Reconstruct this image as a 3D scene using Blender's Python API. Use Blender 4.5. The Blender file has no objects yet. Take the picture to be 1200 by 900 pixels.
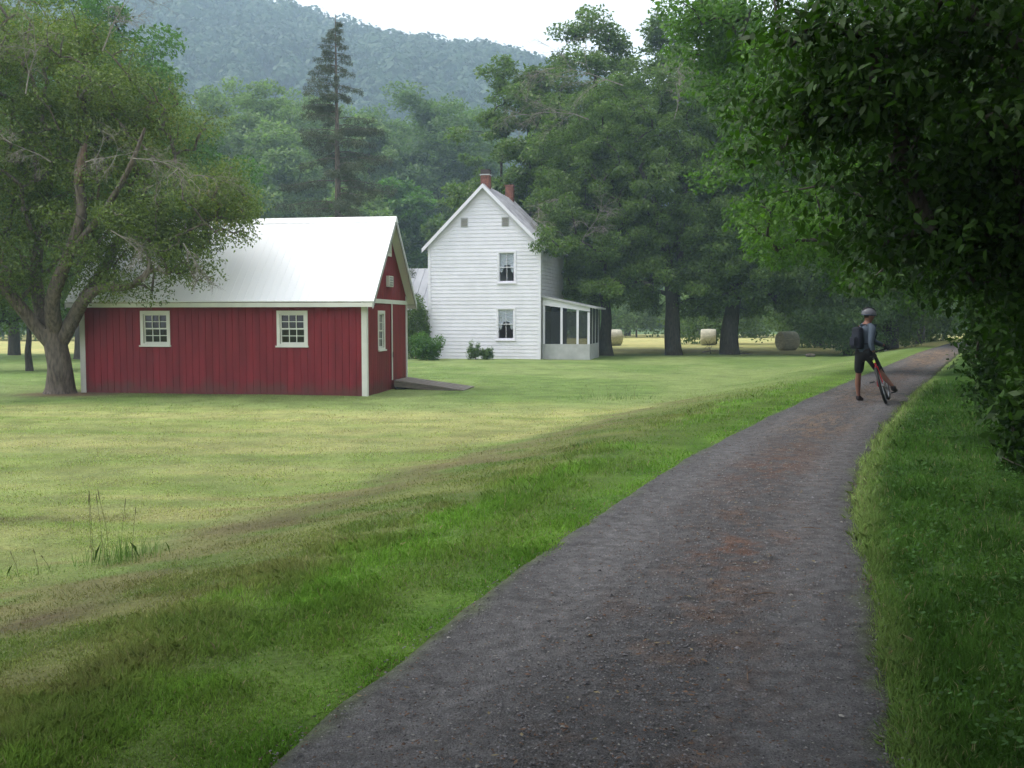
import bpy, bmesh, math, random
import numpy as np
from mathutils import Vector, Matrix, Euler
R = math.radians
rng = np.random.default_rng(7)
random.seed(7)
SC = bpy.context.scene
COL = SC.collection

# ------------------------------------------------------------------ camera, sky, sun, exposure
PITCH = math.atan(75/1167.0); F = 1167.0; CAMZ = 1.6
cam = bpy.data.cameras.new('camera'); cam.sensor_width = 36; cam.lens = 36*F/1200; cam.clip_end = 5000; cam.clip_start = .05
camo = bpy.data.objects.new('camera', cam); COL.objects.link(camo)
camo.location = (0, 0, CAMZ); camo.rotation_euler = (math.pi/2-PITCH, 0, 0); SC.camera = camo

SUN_EL, SUN_AZ = 56, 268          # azimuth clockwise from +Y
W = bpy.data.worlds.new('World'); SC.world = W; W.use_nodes = True
nt = W.node_tree; nt.nodes.clear()
sky = nt.nodes.new('ShaderNodeTexSky'); sky.sky_type = 'NISHITA'; sky.sun_disc = False
sky.sun_elevation = R(SUN_EL); sky.sun_rotation = R(SUN_AZ); sky.dust_density = 6; sky.air_density = 1; sky.ozone_density = 1
hs = nt.nodes.new('ShaderNodeHueSaturation'); hs.inputs['Saturation'].default_value = .22
mx = nt.nodes.new('ShaderNodeMix'); mx.data_type = 'RGBA'; mx.inputs[0].default_value = .6
mx.inputs[7].default_value = (7.5, 7.45, 7.5, 1)       # the even white of the overcast
bg = nt.nodes.new('ShaderNodeBackground'); bg.inputs[1].default_value = .12
wo = nt.nodes.new('ShaderNodeOutputWorld')
nt.links.new(sky.outputs[0], hs.inputs['Color']); nt.links.new(hs.outputs[0], mx.inputs[6])
nt.links.new(mx.outputs[2], bg.inputs[0]); nt.links.new(bg.outputs[0], wo.inputs[0])
sl = bpy.data.lights.new('sun', 'SUN'); sl.energy = .95; sl.angle = R(22); sl.color = (1, .96, .9)
so = bpy.data.objects.new('sun', sl); COL.objects.link(so)
sd = Vector((math.sin(R(SUN_AZ))*math.cos(R(SUN_EL)), math.cos(R(SUN_AZ))*math.cos(R(SUN_EL)), math.sin(R(SUN_EL))))
so.rotation_euler = sd.to_track_quat('Z', 'Y').to_euler(); so.location = (-20, -20, 60)
SC.view_settings.view_transform = 'Standard'; SC.view_settings.look = 'None'; SC.view_settings.gamma = 1
SC.view_settings.use_curve_mapping = False; SC.view_settings.exposure = 1.35
SC.render.engine = 'CYCLES'
cy = SC.cycles; cy.use_denoising = True; cy.denoiser = 'OPENIMAGEDENOISE'; cy.use_adaptive_sampling = True
cy.adaptive_threshold = .015; cy.max_bounces = 6; cy.diffuse_bounces = 3; cy.glossy_bounces = 2; cy.transmission_bounces = 4
cy.transparent_max_bounces = 8; cy.volume_bounces = 1; cy.caustics_reflective = False; cy.caustics_refractive = False
cy.sample_clamp_indirect = 4

# ------------------------------------------------------------------ helpers
def at(px, py, D):
    """the point seen at photo pixel (px, py), at depth D along +Y"""
    u, v = (px-600)/F, (450-py)/F
    c, s = math.cos(PITCH), math.sin(PITCH)
    d = Vector((u, c+v*s, -s+v*c)); k = D/d.y
    return Vector((0, 0, CAMZ))+d*k

def vnoise(x, y, seed=0):
    x = np.asarray(x, float); y = np.asarray(y, float)
    xi = np.floor(x); yi = np.floor(y); fx = x-xi; fy = y-yi
    fx = fx*fx*(3-2*fx); fy = fy*fy*(3-2*fy)
    def h(a, b):
        n = np.sin(a*127.1+b*311.7+seed*74.7)*43758.5453
        return n-np.floor(n)
    return (h(xi, yi)*(1-fx)+h(xi+1, yi)*fx)*(1-fy)+(h(xi, yi+1)*(1-fx)+h(xi+1, yi+1)*fx)*fy
def fbm(x, y, seed=0, o=4):
    a, t, n = .5, 0, 0
    for k in range(o):
        t = t+a*vnoise(np.asarray(x)*2**k, np.asarray(y)*2**k, seed+k*13); n += a; a *= .5
    return t/n
def sstep(a, b, x):
    t = np.clip((x-a)/(b-a), 0, 1); return t*t*(3-2*t)

_py = np.array([-60, -20, 0, 3.6, 9.5, 15, 21.7, 35, 49, 80, 200, 900.])
_px = np.array([-16, -6.2, -.8, .28, 2.2, 4.6, 7.75, 14.2, 21.0, 37, 99, 460.])
_ty = np.arange(-60, 900, 1.0); _tx = np.interp(_ty, _py, _px)
_k = np.ones(5)/5; _tx2 = np.convolve(np.pad(_tx, 2, mode='reflect', reflect_type='odd'), _k, 'valid')
def xc(y): return np.interp(y, _ty, _tx2)
def wf(y): return 1.04-.12*sstep(4.5, 9, np.asarray(y, float))     # the path narrows a little
def sdist(x, y): return (np.asarray(x)-xc(y))*.91
def hgt(x, y):
    s = sdist(x, y)
    left = -.5*sstep(1.5, 6.0, -s)
    right = -.25*sstep(4, 9, s)
    base = np.where(s < 0, left, right)
    n = (fbm(np.asarray(x)*.25, np.asarray(y)*.25, 3)-.5)*.10*sstep(1.4, 3, np.abs(s))
    cut = -.035*(1-sstep(.90, 1.08, np.abs(s)/wf(y)))*(np.asarray(y) < 75)
    return base+n+cut
def H(x, y): return float(hgt(x, y))

class MB:
    def __init__(s): s.v = []; s.f = []
    def add(s, vs, fs):
        o = len(s.v); s.v += [tuple(p) for p in vs]; s.f += [tuple(o+i for i in q) for q in fs]; return s
    def box(s, x0, x1, y0, y1, z0, z1):
        return s.add([(x0,y0,z0),(x1,y0,z0),(x1,y1,z0),(x0,y1,z0),(x0,y0,z1),(x1,y0,z1),(x1,y1,z1),(x0,y1,z1)],
                     [(0,3,2,1),(4,5,6,7),(0,1,5,4),(1,2,6,5),(2,3,7,6),(3,0,4,7)])
    def hexa(s, p): return s.add(p, [(0,3,2,1),(4,5,6,7),(0,1,5,4),(1,2,6,5),(2,3,7,6),(3,0,4,7)])
    def tube(s, pts, rad, n=8, cap=True):
        pts = [Vector(p) for p in pts]
        if not hasattr(rad, '__len__'): rad = [rad]*len(pts)
        rings = []; ref = None
        for i, p in enumerate(pts):
            t = (pts[min(i+1, len(pts)-1)]-pts[max(i-1, 0)])
            t = t.normalized() if t.length > 1e-9 else Vector((0,0,1))
            if ref is None: ref = t.orthogonal().normalized()
            a = (ref-t*ref.dot(t)); a = a.normalized() if a.length > 1e-6 else t.orthogonal().normalized()
            ref = a; b = t.cross(a)
            rings.append([p+(a*math.cos(2*math.pi*k/n)+b*math.sin(2*math.pi*k/n))*rad[i] for k in range(n)])
        vs = [q for r in rings for q in r]; fs = []
        for i in range(len(pts)-1):
            for k in range(n):
                fs.append((i*n+k, i*n+(k+1)%n, (i+1)*n+(k+1)%n, (i+1)*n+k))
        if cap: fs += [tuple(range(n-1, -1, -1)), tuple((len(pts)-1)*n+k for k in range(n))]
        return s.add(vs, fs)
    def build(s, name, mat, parent=None, smooth=False, loc=None, rot=None):
        me = bpy.data.meshes.new(name); me.from_pydata(s.v, [], s.f); me.update()
        if smooth: me.polygons.foreach_set('use_smooth', [True]*len(me.polygons))
        return link(name, me, mat, parent, loc, rot)
def link(name, me, mat, parent=None, loc=None, rot=None):
    if mat: me.materials.append(mat)
    o = bpy.data.objects.new(name, me); COL.objects.link(o)
    if parent is not None: o.parent = parent
    if loc is not None: o.location = loc
    if rot is not None: o.rotation_euler = rot
    return o
def npmesh(name, V, nper, mat, attrs=None, parent=None, smooth=False):
    """V: (N*nper, 3) array, one nper-gon per nper vertices"""
    V = np.asarray(V, np.float32).reshape(-1, 3); n = len(V)//nper
    me = bpy.data.meshes.new(name); me.vertices.add(len(V)); me.vertices.foreach_set('co', V.ravel())
    me.loops.add(len(V)); me.loops.foreach_set('vertex_index', np.arange(len(V), dtype=np.int32))
    me.polygons.add(n); me.polygons.foreach_set('loop_start', np.arange(0, n*nper, nper, dtype=np.int32))
    me.polygons.foreach_set('loop_total', np.full(n, nper, np.int32))
    me.update(calc_edges=True)
    for k, a in (attrs or {}).items():
        a = np.asarray(a, np.float32)
        if a.ndim == 1:
            at_ = me.attributes.new(k, 'FLOAT', 'FACE'); at_.data.foreach_set('value', a)
        else:
            at_ = me.attributes.new(k, 'FLOAT_COLOR', 'POINT')
            at_.data.foreach_set('color', np.repeat(np.c_[a, np.ones(len(a))], nper, 0).astype(np.float32).ravel())
    if smooth: me.polygons.foreach_set('use_smooth', [True]*n)
    return link(name, me, mat, parent)
def tag(o, label=None, cat=None, group=None, kind=None):
    if label: o['label'] = label
    if cat: o['category'] = cat
    if group: o['group'] = group
    if kind: o['kind'] = kind
    return o
def empty(name, loc, label, cat, group=None, rot=(0,0,0)):
    o = bpy.data.objects.new(name, None); COL.objects.link(o); o.location = loc; o.rotation_euler = rot
    o.empty_display_size = .2
    return tag(o, label, cat, group)

# ------------------------------------------------------------------ materials
def mat(name, col, rough=.7, metal=0, noise=0, nscale=8, bump=0, bscale=30, col2=None, spec=.3, stretch=(1,1,1), coord='Object'):
    m = bpy.data.materials.new(name); m.use_nodes = True; t = m.node_tree; b = t.nodes['Principled BSDF']
    b.inputs['Base Color'].default_value = (*col, 1); b.inputs['Roughness'].default_value = rough
    b.inputs['Metallic'].default_value = metal; b.inputs['Specular IOR Level'].default_value = spec
    if noise or bump or col2:
        tc = t.nodes.new('ShaderNodeTexCoord'); mp = t.nodes.new('ShaderNodeMapping'); mp.inputs['Scale'].default_value = stretch
        t.links.new(tc.outputs[coord], mp.inputs[0])
    if noise or col2:
        n = t.nodes.new('ShaderNodeTexNoise'); n.inputs['Scale'].default_value = nscale; n.inputs['Detail'].default_value = 6
        t.links.new(mp.outputs[0], n.inputs['Vector'])
        r = t.nodes.new('ShaderNodeValToRGB'); r.color_ramp.elements[0].position = .32; r.color_ramp.elements[1].position = .68
        c2 = col2 or tuple(c*(1-noise) for c in col); c1 = col if col2 else tuple(min(1, c*(1+noise)) for c in col)
        r.color_ramp.elements[0].color = (*c2, 1); r.color_ramp.elements[1].color = (*c1, 1)
        t.links.new(n.outputs[0], r.inputs[0]); t.links.new(r.outputs[0], b.inputs['Base Color'])
    if bump:
        n2 = t.nodes.new('ShaderNodeTexNoise'); n2.inputs['Scale'].default_value = bscale; n2.inputs['Detail'].default_value = 6
        t.links.new(mp.outputs[0], n2.inputs['Vector'])
        bp = t.nodes.new('ShaderNodeBump'); bp.inputs['Strength'].default_value = bump; bp.inputs['Distance'].default_value = .03
        t.links.new(n2.outputs[0], bp.inputs['Height']); t.links.new(bp.outputs[0], b.inputs['Normal'])
    return m
def leafmat(name, c, trans=.35, gloss=.35, vary=.45, yellow=(.22, .2, .04), ymix=0.0, rough=.5, nscale=.6):
    """leaf: colour varies leaf to leaf (attribute tint) and by large patches of the crown"""
    m = bpy.data.materials.new(name); m.use_nodes = True; t = m.node_tree; b = t.nodes['Principled BSDF']
    a = t.nodes.new('ShaderNodeAttribute'); a.attribute_name = 'tint'
    tc = t.nodes.new('ShaderNodeTexCoord'); n = t.nodes.new('ShaderNodeTexNoise'); n.inputs['Scale'].default_value = nscale; n.inputs['Detail'].default_value = 3
    t.links.new(tc.outputs['Object'], n.inputs['Vector'])
    ad = t.nodes.new('ShaderNodeMath'); ad.operation = 'MULTIPLY_ADD'; ad.inputs[1].default_value = .55
    t.links.new(a.outputs['Fac'], ad.inputs[0]); 
    mu = t.nodes.new('ShaderNodeMath'); mu.operation = 'MULTIPLY'; mu.inputs[1].default_value = .55
    t.links.new(n.outputs[0], mu.inputs[0]); t.links.new(mu.outputs[0], ad.inputs[2])
    r = t.nodes.new('ShaderNodeValToRGB')
    e = r.color_ramp.elements
    e[0].position = .15; e[0].color = (*[x*(1-vary) for x in c], 1)
    e[1].position = .8; e[1].color = (c[0]*(1+vary*1.3), c[1]*(1+vary), c[2]*(1+vary*.5), 1)
    if ymix:
        k = e.new(.93-ymix); k.color = e[1].color[:]; e[-1].position = .95; e[-1].color = (*yellow, 1)
    t.links.new(ad.outputs[0], r.inputs[0]); t.links.new(r.outputs[0], b.inputs['Base Color'])
    b.inputs['Roughness'].default_value = rough; b.inputs['Specular IOR Level'].default_value = gloss
    tr = t.nodes.new('ShaderNodeBsdfTranslucent'); 
    br = t.nodes.new('ShaderNodeVectorMath'); br.operation = 'MULTIPLY'; br.inputs[1].default_value = (1.2, 1.5, .6)
    t.links.new(r.outputs[0], br.inputs[0]); t.links.new(br.outputs[0], tr.inputs[0])
    ms = t.nodes.new('ShaderNodeMixShader'); ms.inputs[0].default_value = trans
    t.links.new(b.outputs[0], ms.inputs[1]); t.links.new(tr.outputs[0], ms.inputs[2])
    t.links.new(ms.outputs[0], t.nodes['Material Output'].inputs[0])
    return m
def attrmat(name, detail=.35, scales=(3, 40), rough=.9, bump=.5, bs=60, trans=0):
    m = bpy.data.materials.new(name); m.use_nodes = True; t = m.node_tree; b = t.nodes['Principled BSDF']
    a = t.nodes.new('ShaderNodeAttribute'); a.attribute_name = 'Col'
    tc = t.nodes.new('ShaderNodeTexCoord'); last = a.outputs['Color']
    for i, s_ in enumerate(scales):
        n = t.nodes.new('ShaderNodeTexNoise'); n.inputs['Scale'].default_value = s_; n.inputs['Detail'].default_value = 8; n.inputs['Roughness'].default_value = .65
        t.links.new(tc.outputs['Object'], n.inputs['Vector'])
        mr = t.nodes.new('ShaderNodeMapRange'); mr.inputs[1].default_value = .3; mr.inputs[2].default_value = .7
        mr.inputs[3].default_value = 1-detail; mr.inputs[4].default_value = 1+detail
        t.links.new(n.outputs[0], mr.inputs[0])
        v = t.nodes.new('ShaderNodeVectorMath'); v.operation = 'SCALE'
        t.links.new(last, v.inputs[0]); t.links.new(mr.outputs[0], v.inputs['Scale']); last = v.outputs[0]
    t.links.new(last, b.inputs['Base Color']); b.inputs['Roughness'].default_value = rough; b.inputs['Specular IOR Level'].default_value = .15
    if bump:
        n2 = t.nodes.new('ShaderNodeTexNoise'); n2.inputs['Scale'].default_value = bs; n2.inputs['Detail'].default_value = 6
        t.links.new(tc.outputs['Object'], n2.inputs['Vector'])
        bp = t.nodes.new('ShaderNodeBump'); bp.inputs['Strength'].default_value = bump; bp.inputs['Distance'].default_value = .02
        t.links.new(n2.outputs[0], bp.inputs['Height']); t.links.new(bp.outputs[0], b.inputs['Normal'])
    if trans:
        tr = t.nodes.new('ShaderNodeBsdfTranslucent'); t.links.new(last, tr.inputs[0])
        ms = t.nodes.new('ShaderNodeMixShader'); ms.inputs[0].default_value = trans
        t.links.new(b.outputs[0], ms.inputs[1]); t.links.new(tr.outputs[0], ms.inputs[2])
        t.links.new(ms.outputs[0], t.nodes['Material Output'].inputs[0])
    return m
def glassmat(name, tint=(.5, .54, .58), fac=.05, back=None):
    m = bpy.data.materials.new(name); m.use_nodes = True; t = m.node_tree; t.nodes.remove(t.nodes['Principled BSDF'])
    g = t.nodes.new('ShaderNodeBsdfGlossy'); g.inputs['Roughness'].default_value = .04
    tr = t.nodes.new('ShaderNodeBsdfTransparent'); tr.inputs[0].default_value = (*tint, 1)
    ms = t.nodes.new('ShaderNodeMixShader'); ms.inputs[0].default_value = fac
    t.links.new(tr.outputs[0], ms.inputs[1]); t.links.new(g.outputs[0], ms.inputs[2])
    t.links.new(ms.outputs[0], t.nodes['Material Output'].inputs[0]); return m
def screenmat(name):
    m = bpy.data.materials.new(name); m.use_nodes = True; t = m.node_tree; b = t.nodes['Principled BSDF']
    b.inputs['Base Color'].default_value = (.02, .022, .025, 1); b.inputs['Roughness'].default_value = .8
    tr = t.nodes.new('ShaderNodeBsdfTransparent'); ms = t.nodes.new('ShaderNodeMixShader'); ms.inputs[0].default_value = .55
    t.links.new(tr.outputs[0], ms.inputs[1]); t.links.new(b.outputs[0], ms.inputs[2])
    t.links.new(ms.outputs[0], t.nodes['Material Output'].inputs[0]); return m

M = {}
M['red'] = mat('barn_red_paint', (.20, .015, .024), .6, noise=.2, nscale=1.2, bump=.15, bscale=25, stretch=(3, 3, .5))
def splash(m):
    t = m.node_tree; b = t.nodes['Principled BSDF']; src = b.inputs['Base Color'].links[0].from_socket
    tc = t.nodes.new('ShaderNodeTexCoord'); sp = t.nodes.new('ShaderNodeSeparateXYZ'); t.links.new(tc.outputs['Object'], sp.inputs[0])
    n = t.nodes.new('ShaderNodeTexNoise'); n.inputs['Scale'].default_value = 2.2; n.inputs['Detail'].default_value = 7; t.links.new(tc.outputs['Object'], n.inputs['Vector'])
    a = t.nodes.new('ShaderNodeMath'); a.operation = 'MULTIPLY_ADD'; a.inputs[1].default_value = -.9; t.links.new(n.outputs[0], a.inputs[0]); t.links.new(sp.outputs[2], a.inputs[2])
    r = t.nodes.new('ShaderNodeMapRange'); r.inputs[1].default_value = -.35; r.inputs[2].default_value = .0; r.inputs[3].default_value = .55; r.inputs[4].default_value = 0; t.links.new(a.outputs[0], r.inputs[0])
    x = t.nodes.new('ShaderNodeMix'); x.data_type = 'RGBA'; x.inputs[7].default_value = (.09, .055, .045, 1)
    t.links.new(r.outputs[0], x.inputs[0]); t.links.new(src, x.inputs[6]); t.links.new(x.outputs[2], b.inputs['Base Color'])
splash(M['red'])
M['trim'] = mat('white_trim_paint', (.70, .70, .64), .6, noise=.06, nscale=3)
M['roofwhite'] = mat('white_painted_metal_roof', (.91, .91, .92), .6, noise=.02, nscale=.6, spec=.4)
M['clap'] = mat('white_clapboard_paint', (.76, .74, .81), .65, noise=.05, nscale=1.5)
M['greywhite'] = mat('grey_and_shaded_white_paint', (.42, .42, .425), .7, noise=.12, nscale=2.5)  # grey white paint, darkened to carry the shade on porch and house side
M['wood'] = mat('weathered_wood', (.20, .175, .15), .85, noise=.35, nscale=6, bump=.5, stretch=(.6, 8, 8))
M['greyroof'] = mat('grey_metal_roof', (.36, .355, .375), .6, noise=.25, nscale=.9, stretch=(3, 1, 1))
M['dark'] = mat('dark_interior', (.03, .03, .035), .9)
M['glass'] = glassmat('window_glass'); M['glassclear'] = glassmat('clear_window_glass', (.88, .9, .92), .04)
M['screen'] = screenmat('porch_screen')
M['lace'] = mat('white_curtain', (.75, .75, .78), .9)
M['brick'] = mat('chimney_brick', (.21, .085, .065), .9, noise=.4, nscale=7, bump=.5)
M['sootcap'] = mat('sooty_chimney_cap', (.06, .045, .045), .9)
M['bark'] = mat('grey_brown_bark', (.135, .11, .09), .95, noise=.45, nscale=5, bump=1, bscale=14, stretch=(3, 3, .7))
M['barkdark'] = mat('dark_bark', (.05, .042, .036), .95, noise=.4, nscale=5, bump=1, bscale=14, stretch=(3, 3, .7))
M['deadwood'] = mat('pale_dead_wood', (.22, .20, .17), .9, noise=.3, nscale=9)
M['barkred'] = mat('peeled_bark', (.17, .115, .085), .95, noise=.4, nscale=7, bump=1, bscale=14, stretch=(3, 3, .7))

# ------------------------------------------------------------------ ground
def colours(x, y):
    x = np.asarray(x, float); y = np.asarray(y, float); s = sdist(x, y)
    def C(*c): return np.array(c)[None, :]
    def mixc(a, b, w): return a*(1-w[:, None])+b*w[:, None]
    n1 = fbm(x*.35, y*.35, 1); n2 = fbm(x*1.7, y*1.7, 2); n3 = fbm(x*.12, y*.9+x*.07, 5, 5); n4 = fbm(x*.5, y*2.6+x*.3, 8, 4)
    c = mixc(C(.125, .185, .05), C(.175, .225, .075), sstep(.35, .65, n1))
    # mown hay meadow: straw rows over green stubble
    hay = sstep(-4.1, -5.3, s+ (n2-.5)*1.2)*(1-sstep(22.5, 26.0, y+(n1-.5)*5-.06*x))
    straw = mixc(C(.175, .235, .058), C(.30, .30, .115), sstep(.38, .72, n3*.55+n4*.45+.10*sstep(12, 20, y)))
    straw = mixc(straw, C(.22, .26, .09), sstep(.45, .7, n2)*.55)
    c = mixc(c, straw, hay)
    # scuffed brown line at the foot of the bank and bare patches
    ln = np.exp(-((s+4.05+(n1-.5)*1.3)/(.34+.35*n2))**2)*sstep(.36, .62, n4*.5+n2*.5+.06)*(1-sstep(20, 26, y))
    c = mixc(c, C(.15, .11, .06), np.clip(ln*1.0, 0, .6))
    ln2 = np.exp(-((s+4.9+(n2-.5)*1.6)/.9)**2)*sstep(.45, .7, n4)*(y < 16)
    c = mixc(c, C(.19, .155, .07), ln2*.6)
    for (bx, by, ra, rb, k) in ((-2.55, 5.9, .6, .38, 1.6), (-1.05, 4.3, .3, .15, .5), (-1.9, 9.3, 1.2, .35, .5), (.2, 13.0, 1.6, .3, .5), (-5.6, 10.4, 1.6, .2, .7)):
        c = mixc(c, C(.085, .058, .04), np.clip(k*np.exp(-(((x-bx)/ra)**2+((y-by)/rb)**2)**1.2)*sstep(.2, .5, n2), 0, .95))
    olive = sstep(-4.6, -4.0, s+(n2-.5)*.8)*(s < 0)*(1-sstep(16, 30, y))
    c0 = c; c = mixc(c, mixc(mixc(C(.095, .135, .03), C(.15, .165, .05), sstep(.35, .65, n2)), C(.15, .125, .055), .45*sstep(.52, .70, n4)), olive*.85); c = mixc(c, c0, np.clip(ln*.9, 0, .8))
    bank = sstep(-2.5, -1.7, s+(n2-.5)*1.6+(n1-.5)*1.2-.25*sstep(7, 4, y))*(s < 0)*(1-.6*sstep(18, 40, y))
    c = mixc(c, mixc(C(.075, .155, .020), C(.115, .21, .03), sstep(.35, .65, n2)), bank)
    c = mixc(c, C(.10, .155, .03), np.exp(-((s+1.5)/.28)**2)*.8)
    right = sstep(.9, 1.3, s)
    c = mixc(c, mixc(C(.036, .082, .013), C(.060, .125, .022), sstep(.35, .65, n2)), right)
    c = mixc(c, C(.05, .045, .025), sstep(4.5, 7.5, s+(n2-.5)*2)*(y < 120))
    # mulch round the big tree, lawn beyond, hay field behind the house
    c = mixc(c, C(.15, .085, .06), .9*np.exp(-(((x+12.5)/1.5)**2+((y-28.1)/.95)**2)**2))
    ff = sstep(60, 63.5, y+(n1-.5)*2+ .03*x)
    c = mixc(c, mixc(C(.40, .36, .14), C(.33, .33, .12), sstep(.4, .6, n3)), ff*(s < 4))
    c = mixc(c, C(.09, .14, .05), sstep(140, 150, y))
    return c
def sgrid(lo, hi, n, k):
    t = np.linspace(math.asinh(lo/k), math.asinh(hi/k), n); return k*np.sinh(t)
gx = sgrid(-1100, 1100, 620, 3.0); gy = 6+sgrid(-206, 1100, 620, 3.0)
GX, GY = np.meshgrid(gx, gy); px_, py_ = GX.ravel(), GY.ravel()
gz = hgt(px_, py_)-.003
nx = len(gx); ny = len(gy)
me = bpy.data.meshes.new('ground'); me.vertices.add(nx*ny); me.vertices.foreach_set('co', np.c_[px_, py_, gz].astype(np.float32).ravel())
ii, jj = np.meshgrid(np.arange(ny-1), np.arange(nx-1), indexing='ij'); a0 = (ii*nx+jj).ravel()
q = np.c_[a0, a0+1, a0+nx+1, a0+nx].astype(np.int32)
me.loops.add(q.size); me.loops.foreach_set('vertex_index', q.ravel()); me.polygons.add(len(q))
me.polygons.foreach_set('loop_start', np.arange(0, q.size, 4, dtype=np.int32)); me.polygons.foreach_set('loop_total', np.full(len(q), 4, np.int32))
me.polygons.foreach_set('use_smooth', [True]*len(q)); me.update(calc_edges=True)
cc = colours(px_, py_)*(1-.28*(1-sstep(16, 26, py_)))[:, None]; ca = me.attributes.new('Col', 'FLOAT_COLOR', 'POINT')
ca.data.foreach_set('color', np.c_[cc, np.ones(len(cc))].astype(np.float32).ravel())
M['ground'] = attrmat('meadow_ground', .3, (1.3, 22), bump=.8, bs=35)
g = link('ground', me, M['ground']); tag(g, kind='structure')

# path: a crowned sheet of cinder gravel, 4 mm and more above the ground at its middle
ys = np.concatenate([np.arange(-12, 14, .06), np.arange(14, 72, .25)]); ts = np.linspace(-1.18, 1.18, 60)
YY, TT = np.meshgrid(ys, ts, indexing='ij')
edge = 1+(fbm(YY*1.1, TT*0+3, 4)-.5)*.09*np.sign(TT)*np.sign(TT)*np.abs(TT)
XX = xc(YY)+TT*edge*wf(YY)
s_ = TT
zz = hgt(XX, YY)*0 + .012+.02*(1-(TT/1.18)**2)-.05*sstep(1.06, 1.18, np.abs(TT)) - .012*np.exp(-((np.abs(TT)-.62)/.2)**2)+(fbm(XX*3, YY*3, 6)-.5)*.012
me = bpy.data.meshes.new('path'); n1_, n2_ = YY.shape
me.vertices.add(YY.size); me.vertices.foreach_set('co', np.c_[XX.ravel(), YY.ravel(), zz.ravel()].astype(np.float32).ravel())
ii, jj = np.meshgrid(np.arange(n1_-1), np.arange(n2_-1), indexing='ij'); a0 = (ii*n2_+jj).ravel()
q = np.c_[a0, a0+1, a0+n2_+1, a0+n2_].astype(np.int32)
me.loops.add(q.size); me.loops.foreach_set('vertex_index', q.ravel()); me.polygons.add(len(q))
me.polygons.foreach_set('loop_start', np.arange(0, q.size, 4, dtype=np.int32)); me.polygons.foreach_set('loop_total', np.full(len(q), 4, np.int32))
me.polygons.foreach_set('use_smooth', [True]*len(q)); me.update(calc_edges=True)
X_, Y_, T_ = XX.ravel(), YY.ravel(), TT.ravel()
n1 = fbm(X_*1.2, Y_*.5, 21); n2 = fbm(X_*5, Y_*4, 22); n3 = fbm(X_*.4, Y_*.18, 23)
base = np.array([.094, .091, .094])[None]*(0.85+.3*n1[:, None])
nf = fbm(X_*17, Y_*17, 27, 3); tr = np.exp(-((np.abs(T_)-.66)/.24)**2)[:, None]; base = base*(1+.30*tr)*(.8+.4*nf[:, None])
lw = np.clip(np.exp(-((T_-.15)/.45)**2)*sstep(.46, .60, n2*.35+n3*.35+nf*.35), 0, 1)*.62
base = base*(1-lw[:, None])+np.array([.135, .085, .062])[None]*lw[:, None]
for (bx, by, ra, rb, k) in ((1.55, 6.75, .32, .5, .7), (2.7, 10.5, .35, 1.0, .5), (4.7, 15.2, .5, 1.6, .6), (7.6, 21.5, .8, 2.2, .55), (16.5, 40, 1.2, 8, .8), (20.5, 48, 1.3, 6, .9)):
    w_ = (k*np.exp(-(((X_-bx-(Y_-by)*.4)/ra)**2+((Y_-by)/rb)**2))*sstep(.42, .58, n2*.4+nf*.6))[:, None]
    base = base*(1-w_)+np.array([.26, .18, .12] if by > 14 else [.14, .072, .05])[None]*w_
ew = (sstep(.98, 1.15, np.abs(T_)+(n2-.5)*.25)*.75)[:, None]; base = base*(1-ew)+np.array([.09, .115, .045])[None]*ew
ca = me.attributes.new('Col', 'FLOAT_COLOR', 'POINT'); ca.data.foreach_set('color', np.c_[base, np.ones(len(base))].astype(np.float32).ravel())
M['path'] = attrmat('cinder_gravel', .38, (9, 75), rough=.85, bump=1, bs=110)
tag(link('path', me, M['path']), kind='structure')

# loose stones and bits of litter on the path
N = 40000
Y = 2.6+28*rng.random(N)**2.2; T = rng.normal(0, .55, N)*1.0; T = np.where(rng.random(N) < .5, rng.uniform(-1.1, 1.1, N), T); T = np.clip(T, -1.13, 1.13)
X = xc(Y)+T*wf(Y); sz = rng.uniform(.002, .0055, N)*(1+(rng.random(N) < .02)*1.0)*(1+Y*.03)
octa = np.array([(1,0,0),(0,1,0),(-1,0,0),(0,-1,0),(0,0,1)])
vs = []; 
ang = rng.random(N)*6.28; fl = rng.uniform(.4, .9, N)
P = np.c_[X, Y, .018+.02*(1-(T/1.18)**2)]
for tri in ((0,1,4),(1,2,4),(2,3,4),(3,0,4)):
    for k in tri:
        o = octa[k]*1.0
        rx = o[0]*np.cos(ang)*1.5-o[1]*np.sin(ang); ry = o[0]*np.sin(ang)*1.5+o[1]*np.cos(ang)
        vs.append(P+np.c_[rx*sz, ry*sz, o[2]*sz*fl])
V = np.stack(vs, 1)       # N,12,3
g_ = rng.random(N)
gc = np.where((g_ < .72)[:, None], np.array([.115, .11, .118])*rng.uniform(.25, 1.7, (N, 1)), np.where((g_ < .94)[:, None], np.array([.12, .075, .055])*rng.uniform(.5, 1.4, (N, 1)), np.array([.28, .27, .25])*rng.uniform(.6, 1, (N, 1))))
M['pebble'] = attrmat('path_stones', .1, (50,), rough=.8, bump=0)
tag(npmesh('gravel', V.reshape(-1, 3), 3, M['pebble'], {'Col': np.repeat(gc, 4, 0)}), 'loose gravel and crumbled leaf litter on the cinder path', 'gravel', kind='stuff')

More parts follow.
